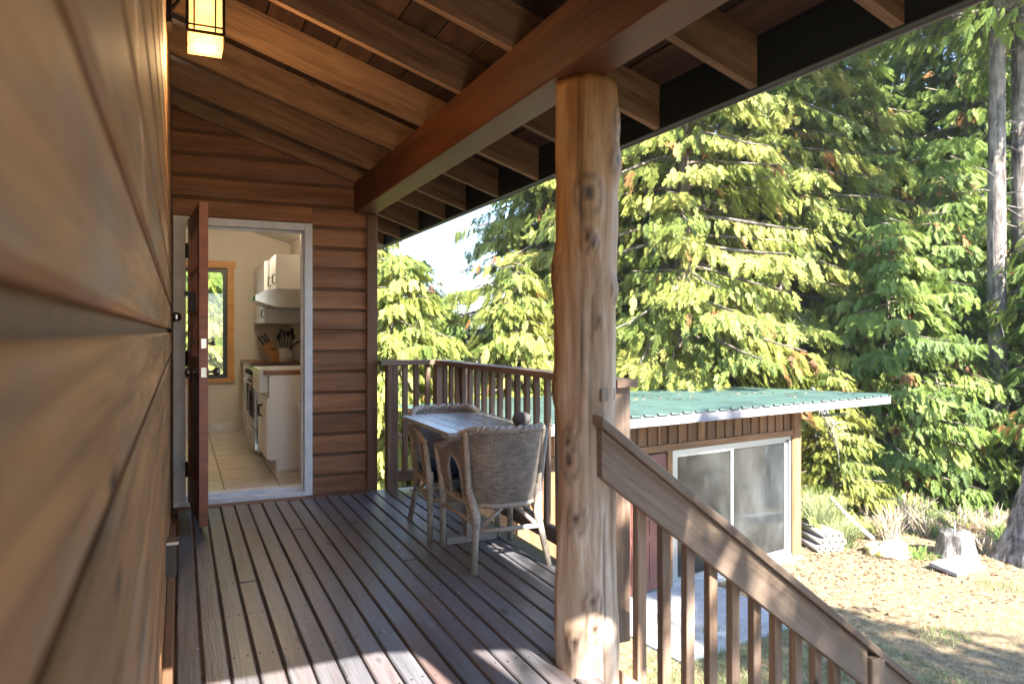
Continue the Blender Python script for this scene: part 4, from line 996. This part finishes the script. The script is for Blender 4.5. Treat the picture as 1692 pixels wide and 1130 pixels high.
def crown_mesh(name, seed, H, R_, base, limbs, dens, mat, dead=.06, droop=.5, leaf=.46, fill=1.0):
    """drooping flat sprays along arching limbs; returns the crown mesh and the limb paths"""
    g = np.random.default_rng(seed); B = []; D = []; S = []; Ls = []; T = []; paths = []
    for i in range(limbs):
        f = (i+g.uniform())/limbs; z = base + (H-base)*f**1.15
        az = i*2.39996+g.uniform(-.5, .5); L = R_*((1-f)**.62)*g.uniform(.55, 1.12)+.25
        o = np.array([math.cos(az), math.sin(az), 0]); sd2 = np.array([-o[1], o[0], 0])
        dr = droop*g.uniform(.5, 1.4); curv = g.uniform(-.25, .25)
        pos = lambda t: np.array([0, 0, z])[None, :] + o[None, :]*(L*t)[:, None] + sd2[None, :]*(curv*L*t*t)[:, None] + np.array([0, 0, 1.0])[None, :]*(L*(.12*t-dr*t**1.5+.28*dr*t**3.2))[:, None]
        paths.append((pos(np.linspace(0, 1, 6)), max(.012, .02*L)))
        n = max(6, int(L*dens)); t = g.uniform(.12 if f > .5 else .22, 1.0, n)**.8
        p = pos(t); lat = g.normal(0, 1, n)*(.10+.20*L*(1-.75*t)*t*1.6)
        p = p + sd2[None, :]*lat[:, None] + o[None, :]*(np.abs(lat)*.25)[:, None]; p[:, 2] -= np.abs(lat)*.35*g.uniform(.2, 1.2, n)
        hd_ = o[None, :]*g.uniform(.15, .9, n)[:, None] + sd2[None, :]*(np.sign(lat)*g.uniform(0, .7, n)+g.normal(0, .25, n))[:, None]
        d_ = hd_ + np.array([0, 0, -1.0])[None, :]*g.uniform(.6, 2.8, n)[:, None]; d_ /= np.linalg.norm(d_, axis=1)[:, None]
        up_ = np.array([0, 0, 1.0])[None, :] + o[None, :]*1.1 + g.normal(0, .45, (n, 3)); sv_ = np.cross(d_, up_); sv_ /= np.linalg.norm(sv_, axis=1)[:, None]
        tb_ = g.uniform(.1, .75); ti = np.clip(tb_ + g.normal(0, .13, n), 0, .9)
        if g.uniform() < dead*4.5:
            t0_ = g.uniform(.35, .9); dd_ = (np.abs(t-t0_) < g.uniform(.03, .10)) & (g.uniform(0, 1, n) < .75); ti[dd_] = g.uniform(.91, 1, dd_.sum())
        B.append(p); D.append(d_); S.append(sv_); Ls.append(leaf*g.uniform(.6, 1.25)*g.uniform(.45, 1.25, n)); T.append(ti)
    B, D, S, Ls, T = np.concatenate(B), np.concatenate(D), np.concatenate(S), np.concatenate(Ls), np.concatenate(T)
    nrm = np.cross(D, S); n = len(B); V = []; TT = []
    K = 7
    for k2 in range(K):
        fr_ = .08+.80*k2/(K-1)
        for sg in (-1, 1):
            ll = Ls*(.36*(1-.66*fr_)+.04)*g.uniform(.7, 1.25, n); bp = B + D*(Ls*fr_)[:, None] + nrm*(Ls*(-.22*fr_*fr_))[:, None]
            ld = D*.85 + S*(sg*.58) - nrm*.16 + g.normal(0, .10, (n, 3)); ld /= np.linalg.norm(ld, axis=1)[:, None]
            wd = np.cross(ld, nrm); wd /= np.linalg.norm(wd, axis=1)[:, None]; w2 = (ll*.115+.003)[:, None]
            V.append(np.stack([bp, bp+ld*(ll*.45)[:, None]-wd*w2, bp+ld*ll[:, None], bp+ld*(ll*.45)[:, None]+wd*w2], 1)); TT.append(T)
    V.append(np.stack([B, B+D*(Ls*.6)[:, None]-S*(Ls*.06)[:, None], B+D*(Ls*1.12)[:, None]-nrm*(Ls*.2)[:, None], B+D*(Ls*.6)[:, None]+S*(Ls*.06)[:, None]], 1)); TT.append(T)
    V = np.concatenate(V).reshape(-1, 3).astype(np.float32); TT = np.repeat(np.concatenate(TT), 4).astype(np.float32)
    nf = len(V)//4; me = bpy.data.meshes.new(name); me.vertices.add(len(V)); me.vertices.foreach_set('co', V.ravel())
    me.loops.add(len(V)); me.loops.foreach_set('vertex_index', np.arange(len(V), dtype=np.int32))
    me.polygons.add(nf); me.polygons.foreach_set('loop_start', np.arange(0, len(V), 4, dtype=np.int32)); me.materials.append(mat)
    a = me.attributes.new('tint', 'FLOAT', 'POINT'); a.data.foreach_set('value', TT); me.update(calc_edges=True)
    return me, paths
def trunk_mesh(name, H, r, paths, mat, seed, stubs=0):
    mb = MB(); rr = random.Random(seed); pts = []; rd = []
    for i in range(25):
        f = i/24; pts.append(Vector((.10*math.sin(f*5+seed)*f, .10*math.cos(f*4+seed)*f, -.15+H*.985*f))); rd.append(r*(1-f)**.8+.012+(r*.5*math.exp(-f*40)))
    mb.tube(pts, rd, 12)
    for p, q in paths: mb.tube([Vector(c) for c in p], [q*(1-.8*k3/5) for k3 in range(6)], 4, False)
    for i in range(stubs):
        z = rr.uniform(.05, .6)*H; a = rr.uniform(0, 6.28); l = rr.uniform(.4, 1.6); d_ = Vector((math.cos(a), math.sin(a), rr.uniform(-.4, .2)))
        b_ = Vector((0, 0, z)); mb.tube([b_, b_+d_*l*.5, b_+d_*l+Vector((0,0,-.1*l))], [.018, .012, .004], 4, False)
    return mesh_from(name, mb.v, mb.f, mat, True)
KIND = {}
def kind(key, seed, H, R_, base, limbs, dens, mat, bark, r, stubs=0, **kw):
    cm, ps = crown_mesh(key+'_crown', seed, H, R_, base, limbs, dens, mat, **kw); KIND[key] = (cm, trunk_mesh(key+'_trunk', H, r, ps, bark, seed, stubs))
kind('cedar_a', 1, 15, 3.9, .8, 160, 40, M_CEDAR, M_BARK, .24, 20, dead=.07)
kind('cedar_b', 2, 13, 3.4, .5, 150, 40, M_CEDAR, M_BARK, .20, 14, dead=.06, droop=.62)
kind('cedar_d', 3, 19, 4.0, .4, 200, 34, M_CEDARD, M_BARK, .26, 25, dead=.06, droop=.45)
kind('young', 4, 5.5, 1.9, .15, 100, 55, M_CEDAR, M_BARK, .07, 0, dead=.03, droop=.35, leaf=.34)
kind('youngd', 5, 6.5, 2.2, .15, 110, 52, M_CEDARD, M_BARK, .08, 0, dead=.05, droop=.35, leaf=.35)
kind('fir', 6, 26, 3.4, 10.5, 120, 24, M_CEDARD, M_FIRBARK, .21, 50, dead=.02, droop=.2)
trc = {}
def tree(key, u, s, rz, sc, name, label, group=None, sz=1.0, xy=None):
    x, y = xy if xy else at(u, s); cm, tmsh = KIND[key]
    root = thing(name, (x, y, gz(x, y)), label, 'tree', group)
    M = PW[root.name] @ Matrix.Rotation(rz, 4, 'Z') @ Matrix.Diagonal((sc, sc, sc*sz, 1))
    link(bpy.data.objects.new('crown', cm), M, root); link(bpy.data.objects.new('trunk', tmsh), M, root); return root
GA = 'sunlit cedars behind the shed'; GB = 'dark evergreens at the edge of the wood'; GC = 'young evergreens at the yard edge'; GD = 'cedars beyond the deck corner'
tree('cedar_a', 1125, 16.6, .4, 1.0, 'cedar_tree', 'tall yellow-green cedar with drooping sprays rising behind the shed roof', GA)
tree('cedar_b', 1000, 18.5, 1.9, 1.1, 'cedar_tree', 'sunlit cedar just behind the log post with bare grey trunk showing', GA)
tree('cedar_a', 893, 19.5, 2.6, .90, 'cedar_tree', 'cedar with long hanging branches reaching into the open sky gap', GA)
tree('cedar_b', 1290, 18.5, 4.0, 1.0, 'cedar_tree', 'sunlit cedar behind the right end of the shed roof', GA)
tree('cedar_b', 1400, 20.5, .9, .95, 'cedar_tree', 'sunlit cedar rising between the shed roof end and the bare firs', GA)
tree('cedar_b', 1190, 21.5, 3.3, 1.15, 'cedar_tree', 'tall cedar filling the gap behind the two cedars at the shed', GA)
tree('young', 850, 15.5, .8, .95, 'cedar_tree', 'bushy yellow-green young cedar behind the deck railing', GD)
tree('young', 655, 13.0, 2.2, .95, 'cedar_tree', 'bright young cedar beside the cabin corner trim', GD)
tree('cedar_b', 610, 19, 5.2, .62, 'cedar_tree', 'pale green cedar behind the bright young one at the cabin corner', GD)
tree('youngd', 735, 19, 1.0, .72, 'evergreen_tree', 'dark small evergreen in the gap below the distant hill', GD)
tree('young', 700, 15.0, 4.1, .72, 'cedar_tree', 'low yellow-green cedar behind the railing corner post', GD)
tree('youngd', 690, 24, 1.4, .95, 'pine_tree', 'thin open-crowned tree standing against the pale sky', GD)
for i, (u, s, k3, sc) in enumerate(((1230, 24, 'cedar_d', 1.0), (1370, 22.5, 'cedar_d', .92), (1500, 24.5, 'cedar_d', .98), (1600, 22, 'cedar_d', 1.0), (1720, 24, 'cedar_d', 1.05), (1110, 28, 'cedar_d', 1.0), (1440, 31, 'cedar_d', .9), (1800, 20, 'cedar_d', .9), (1640, 30, 'cedar_d', 1.1), (1330, 33, 'cedar_d', 1.05), (960, 27, 'cedar_d', .8))):
    tree(k3, u, s, i*1.3, sc, 'evergreen_tree', 'tall deep green evergreen in the wood behind the sunlit cedars', GB)
for i, (u, s, k3, sc) in enumerate(((1395, 16.3, 'young', .85), (1470, 15.8, 'youngd', .95), (1545, 16.4, 'youngd', 1.0), (1612, 16.6, 'youngd', .80), (1440, 19, 'youngd', 1.1), (1690, 17.5, 'youngd', 1.1), (1375, 14.2, 'young', .55), (1570, 19.5, 'youngd', 1.3), (1760, 15, 'youngd', 1.0))):
    tree(k3, u, s, i*2.1, sc, 'young_evergreen', ('yellow-green young cedar close behind the broom shrubs', 'deep green young evergreen behind the mossy rock', 'deep green young evergreen behind the grey stump', 'small evergreen between the stump and the bare fir trunks',
         'deep green evergreen half hidden behind the ones at the rock', 'evergreen at the foot of the bare fir trunks', 'little yellow-green cedar beside the shed corner strips', 'tallest of the bushy evergreens behind the stump', 'bushy evergreen behind the great leaning trunk')[i], GC)
tree('fir', 1648, 15.6, .3, 1.0, 'fir_tree', 'tall fir with straight bare grey trunk at the wood edge', None)
tree('fir', 1688, 16.0, 2.3, 1.0, 'fir_tree', 'second bare-trunked fir standing behind the great bark trunk', None)
# trees seen through the kitchen window
for i, (x, y, k3, sc) in enumerate(((.6, 16.5, 'cedar_b', .9), (-1.6, 18.5, 'cedar_a', .9), (2.2, 20, 'cedar_b', .9), (.3, 14.2, 'young', .8))):
    tree(k3, 0, 0, i*1.7, sc, 'cedar_tree', 'bright cedar outside the kitchen window', 'cedars outside the kitchen window', xy=(x, y))
# trees on the sunny side of the yard, behind the viewpoint; they shade the steps and the near grass
for i, (x, y, k3, sc) in enumerate(((4.15, -4.8, 'cedar_a', .85), (8.9, -6.7, 'cedar_a', .95), (12.9, -8.4, 'cedar_b', .80), (6.6, -9.5, 'young', 1.4))):
    tree(k3, 0, 0, i*1.1, sc, 'cedar_tree', 'cedar on the sunny side of the yard casting shade on the grass', 'cedars on the sunny side of the yard', xy=(x, y))

# great bark trunk at the yard edge: plates of bark standing proud
bx, by = at(1724, 11.7)
big = thing('old_fir', (bx, by, gz(bx, by)), 'huge leaning fir trunk with flaking plated bark at the yard edge', 'tree')
n1, n2 = 120, 90; vs = []; fs = []
for i in range(n1+1):
    f = i/n1; z = -.2+9*f; cx, cy = .17*max(0,z)*.91, -.17*max(0,z)*.41
    for j in range(n2):
        a = 2*math.pi*j/n2; r = .40*(1-.25*f)+.26*math.exp(-z*1.5) + .05*math.exp(-z)*math.cos(a*5+1)
        q = Vector((math.cos(a)*3.2, math.sin(a)*3.2, z*1.5)); vv = mnoise.voronoi(q*1.25)[0]; e_ = vv[1]-vv[0]
        r += .045*min(1, e_*3.2) + .02*mnoise.noise(q*3) + .01*mnoise.noise(q*9)
        vs.append((cx+r*math.cos(a), cy+r*math.sin(a), z))
for i in range(n1):
    for j in range(n2): fs.append((i*n2+j, i*n2+(j+1) % n2, (i+1)*n2+(j+1) % n2, (i+1)*n2+j))
link(bpy.data.objects.new('trunk', mesh_from('trunk', vs, fs, m_bark('old_fir_bark', (.08,.062,.055), (.36,.32,.30), .8), True)), Matrix.Translation((bx, by, gz(bx, by))), big)
cm, _ = crown_mesh('old_crown', 21, 24, 3.6, 9.5, 60, 12, M_CEDARD, dead=.03, droop=.3)
link(bpy.data.objects.new('crown', cm), Matrix.Translation((bx+.6, by, gz(bx, by))), big)

# stump, rock, board, shrubs
sx_, sy_ = at(1580, 12.0)
stp = thing('tree_stump', (sx_, sy_, gz(sx_, sy_)), 'grey weathered tree stump with ragged top at the yard edge', 'stump')
vs = []; fs = []
for i in range(17):
    z = -.1+.50*i/16
    for j in range(40):
        a = 2*math.pi*j/40; q = Vector((math.cos(a)*2, math.sin(a)*2, z*1.3)); r = .22+.10*math.exp(-z*6)+.035*abs(mnoise.noise(q*2.4))+.02*math.cos(a*6+z*2)
        zz = z + (.06*mnoise.noise(q*3.5) if i == 16 else 0); vs.append((r*math.cos(a), r*math.sin(a), zz))
for i in range(16):
    for j in range(40): fs.append((i*40+j, i*40+(j+1) % 40, (i+1)*40+(j+1) % 40, (i+1)*40+j))
vs.append((0, 0, .33)); fs += [(16*40+j, 16*40+(j+1) % 40, len(vs)-1) for j in range(40)]
link(bpy.data.objects.new('stump_wood', mesh_from('stump_wood', vs, fs, m_bark('stump_grey', (.10,.088,.08), (.34,.32,.30), 1.3), True)), Matrix.Translation((sx_, sy_, gz(sx_, sy_))), stp)
MB().tube([(sx_-.05, sy_, gz(sx_, sy_)+.3), (sx_-.03, sy_, gz(sx_, sy_)+.6)], [.02, .008], 6).build('splinter', M_GREYWOOD, stp)
px, py = at(1588, 11.3)
pb_ = board('flat_board', (px-.42, py, gz(px, py)+.07), (px+.42, py+.1, gz(px, py)+.05), .42, .05, (.05,-.15,1), M_GREYWOOD, None)
tag(pb_, 'pale flat board lying on the ground before the stump', 'board')
rx, ry = at(1470, 12.1)
bm = bmesh.new(); bmesh.ops.create_icosphere(bm, subdivisions=4, radius=1)
for v in bm.verts:
    d_ = v.co.normalized(); v.co = Vector((d_.x*.42, d_.y*.3, d_.z*.2))*(1+.3*mnoise.noise(d_*1.6)+.08*mnoise.noise(d_*5))
me = bpy.data.meshes.new('rock'); bm.to_mesh(me); bm.free(); me.polygons.foreach_set('use_smooth', [True]*len(me.polygons))
def m_rock():
    m, ns, ls, b = newmat('mossy_rock'); tc = ns.new('ShaderNodeTexCoord'); n = noise(ns, ls, tc.outputs['Object'], 5, 7, .7)
    r = ramp(ns, [(.40, (.30,.29,.27)), (.52, (.38,.36,.32)), (.58, (.28,.25,.06)), (.75, (.20,.21,.04))]); ls.new(n.outputs[0], r.inputs[0]); ls.new(r.outputs[0], b.inputs['Base Color']); b.inputs['Roughness'].default_value = .95
    bump(ns, ls, n.outputs[0], b, .5, .03); return m
me.materials.append(m_rock())
tag(link(bpy.data.objects.new('mossy_rock', me), Matrix.Translation((rx, ry, gz(rx, ry)+.03))), 'low rock with yellow moss left of the stump', 'rock')
def shrub(name, u, s, h, n, spread, mat, label, cat, seed, group=None, twig=.006):
    x, y = at(u, s); g = random.Random(seed); mb = MB()
    for i in range(n):
        a = g.uniform(0, 6.28); l = h*g.uniform(.5, 1.1); b_ = Vector((g.uniform(-.12, .12), g.uniform(-.12, .12), -.03)); d_ = Vector((math.cos(a)*spread*g.uniform(.1, 1), math.sin(a)*spread*g.uniform(.1, 1), 1)).normalized()
        mid = b_+d_*l*.55+Vector((g.uniform(-.05,.05), g.uniform(-.05,.05), 0)); mb.tube([b_, mid, mid+d_*l*.45+Vector((math.cos(a), math.sin(a), -.3))*l*.16], [twig, twig*.7, twig*.25], 3, False)
        for q in range(4):
            f = g.uniform(.35, .95); c = b_.lerp(mid, min(1, f*1.4)) if f < .6 else mid+d_*l*.45*(f-.55); dd_ = (d_+Vector((g.uniform(-.7,.7), g.uniform(-.7,.7), .2))).normalized()
            mb.tube([c, c+dd_*l*.25], [twig*.6, twig*.2], 3, False)
    o = mb.build(name, mat, None, (0,0,0), M=Matrix.Translation((x, y, gz(x, y)))); return tag(o, label, cat, group)
M_BROOM = plain('broom_green', (.22,.25,.11), .8, nscale=4, amt=.3); M_DRYTWIG = plain('dry_twigs', (.46,.38,.27), .9, nscale=4, amt=.3); M_FERN = plain('fern_green', (.16,.26,.05), .7, nscale=6, amt=.3)
shrub('broom_shrub', 1352, 12.9, .95, 260, .55, M_BROOM, 'wispy grey-green broom shrub against the shed corner', 'shrub', 1, 'broom shrubs by the shed')
shrub('broom_shrub', 1395, 12.5, .60, 220, .8, M_BROOM, 'lower spreading broom shrub beside the pipe stack', 'shrub', 2, 'broom shrubs by the shed')
shrub('dry_weeds', 1470, 12.9, .75, 60, .7, M_DRYTWIG, 'dry tan weed stalks behind the mossy rock', 'weeds', 3)
shrub('dry_weeds', 1530, 13.2, .65, 60, .8, M_DRYTWIG, 'dry tan weeds between the rock and the stump', 'weeds', 4)
shrub('dry_weeds', 1625, 12.2, .40, 50, .9, M_DRYTWIG, 'dry twigs between the stump and the great trunk', 'weeds', 5)
shrub('fern', 1518, 11.9, .28, 60, 1.4, M_FERN, 'small bright green fern beside the mossy rock', 'fern', 6)
for i, (u, s, h, lab) in enumerate(((1440, 13.6, .5, 'low dry weeds under the evergreens behind the fallen limb'), (1500, 14.2, .6, 'thin dry stalks in the shade behind the fern'), (1590, 13.6, .55, 'dry stalks close behind the stump'), (1640, 13.2, .6, 'tangled dry stalks left of the great trunk foot'))):
    shrub('dry_weeds', u, s, h, 50, 1.0, M_DRYTWIG, lab, 'weeds', 40+i)
shrub('fern', 1560, 13.0, .35, 70, 1.3, M_FERN, 'green fern clump behind the stump', 'fern', 51)
shrub('fern', 1655, 12.9, .40, 70, 1.3, M_FERN, 'green fern clump beside the great leaning trunk', 'fern', 52)
lx_, ly_ = at(1425, 12.9)
tag(MB().tube([(lx_-.45, ly_+.3, gz(lx_, ly_)+.75), (lx_-.1, ly_+.1, gz(lx_, ly_)+.3), (lx_+.2, ly_-.05, gz(lx_, ly_)+.02)], [.035, .05, .055], 8).build('fallen_limb', M_GREYWOOD, None, (lx_, ly_, gz(lx_, ly_)), True), 'pale fallen limb leaning out of the broom shrub', 'branch')
# dead bare branches hanging by the shed eave
dbx, dby = at(1395, 13.3)
db = MB(); g = random.Random(4); b0 = Vector((dbx-.4, dby+.3, .15))
for i in range(6):
    a = g.uniform(-.5, .9); p = [b0+Vector((g.uniform(-.1,.1), 0, g.uniform(-.1,.1)))]; d_ = Vector((math.cos(a)*.7, g.uniform(-.2,.2), -.7))
    for k3 in range(6): p.append(p[-1]+d_*.25+Vector((g.uniform(-.05,.05), g.uniform(-.05,.05), g.uniform(-.06,.06)))); d_ = (d_+Vector((g.uniform(-.3,.3), 0, g.uniform(-.3,.1)))).normalized()
    db.tube(p, [.016-.0023*q for q in range(7)], 5, False)
    for q in (2, 3, 4): db.tube([p[q], p[q]+Vector((g.uniform(-.1,.35), 0, g.uniform(-.35,.05)))], [.008, .003], 4, False)
tag(db.build('dead_branch', M_GREYWOOD, None, b0, True), 'bare silvery dead branch hanging beside the shed eave', 'branch')

# ================================================================== FAR HILL
hv = []; hf = []; NX, NY = 90, 14; hg = random.Random(5)
def hz(fx, fy): return -14 + 62*math.sin(min(1, fy*1.15)*math.pi/2)*(.75+.25*math.sin(fx*7+1)+.22*mnoise.noise(Vector((fx*6, fy*2, 0)))) 
hx = lambda fx: -350+1100*fx
for j in range(NY+1):
    for i in range(NX+1): hv.append((hx(i/NX), 620+260*j/NY, hz(i/NX, j/NY)))
for j in range(NY):
    for i in range(NX): a = j*(NX+1)+i; hf.append((a, a+1, a+NX+2, a+NX+1))
hill = link(bpy.data.objects.new('hill', mesh_from('hill', hv, hf, plain('far_slope', (.035,.06,.03), .9, nscale=.05, amt=.3), True)), Matrix.Identity(4)); hill['kind'] = 'structure'
tri = []
for i in range(2600):
    fx, fy = hg.random(), hg.random(); x, y, z = hx(fx), 620+260*fy, hz(fx, fy)-1; h = hg.uniform(7, 17); r = h*.2
    ring = [(x+r*math.cos(a*1.2566), y+r*math.sin(a*1.2566), z) for a in range(5)]
    for a in range(5): tri.append([ring[a], ring[(a+1) % 5], (x, y, z+h)])
scatter_mesh('far_forest', tri, plain('far_conifers', (.03,.055,.03), .9, nscale=.1, amt=.3), 'distant conifer forest covering the far hill', 'forest')

# ================================================================== AIR
hz_ = MB().span((-700, -300, -30), (1100, 900, 70))
hm = bpy.data.materials.new('air'); hm.use_nodes = True; hn = hm.node_tree.nodes; hn.remove(hn['Principled BSDF'])
pv = hn.new('ShaderNodeVolumePrincipled'); pv.inputs['Color'].default_value = (.80,.88,1,1); pv.inputs['Density'].default_value = .0005
hm.node_tree.links.new(pv.outputs[0], hn['Material Output'].inputs['Volume'])
tag(hz_.build('haze', hm), 'thin blue summer haze over the yard and far hill', 'haze', None, 'stuff')
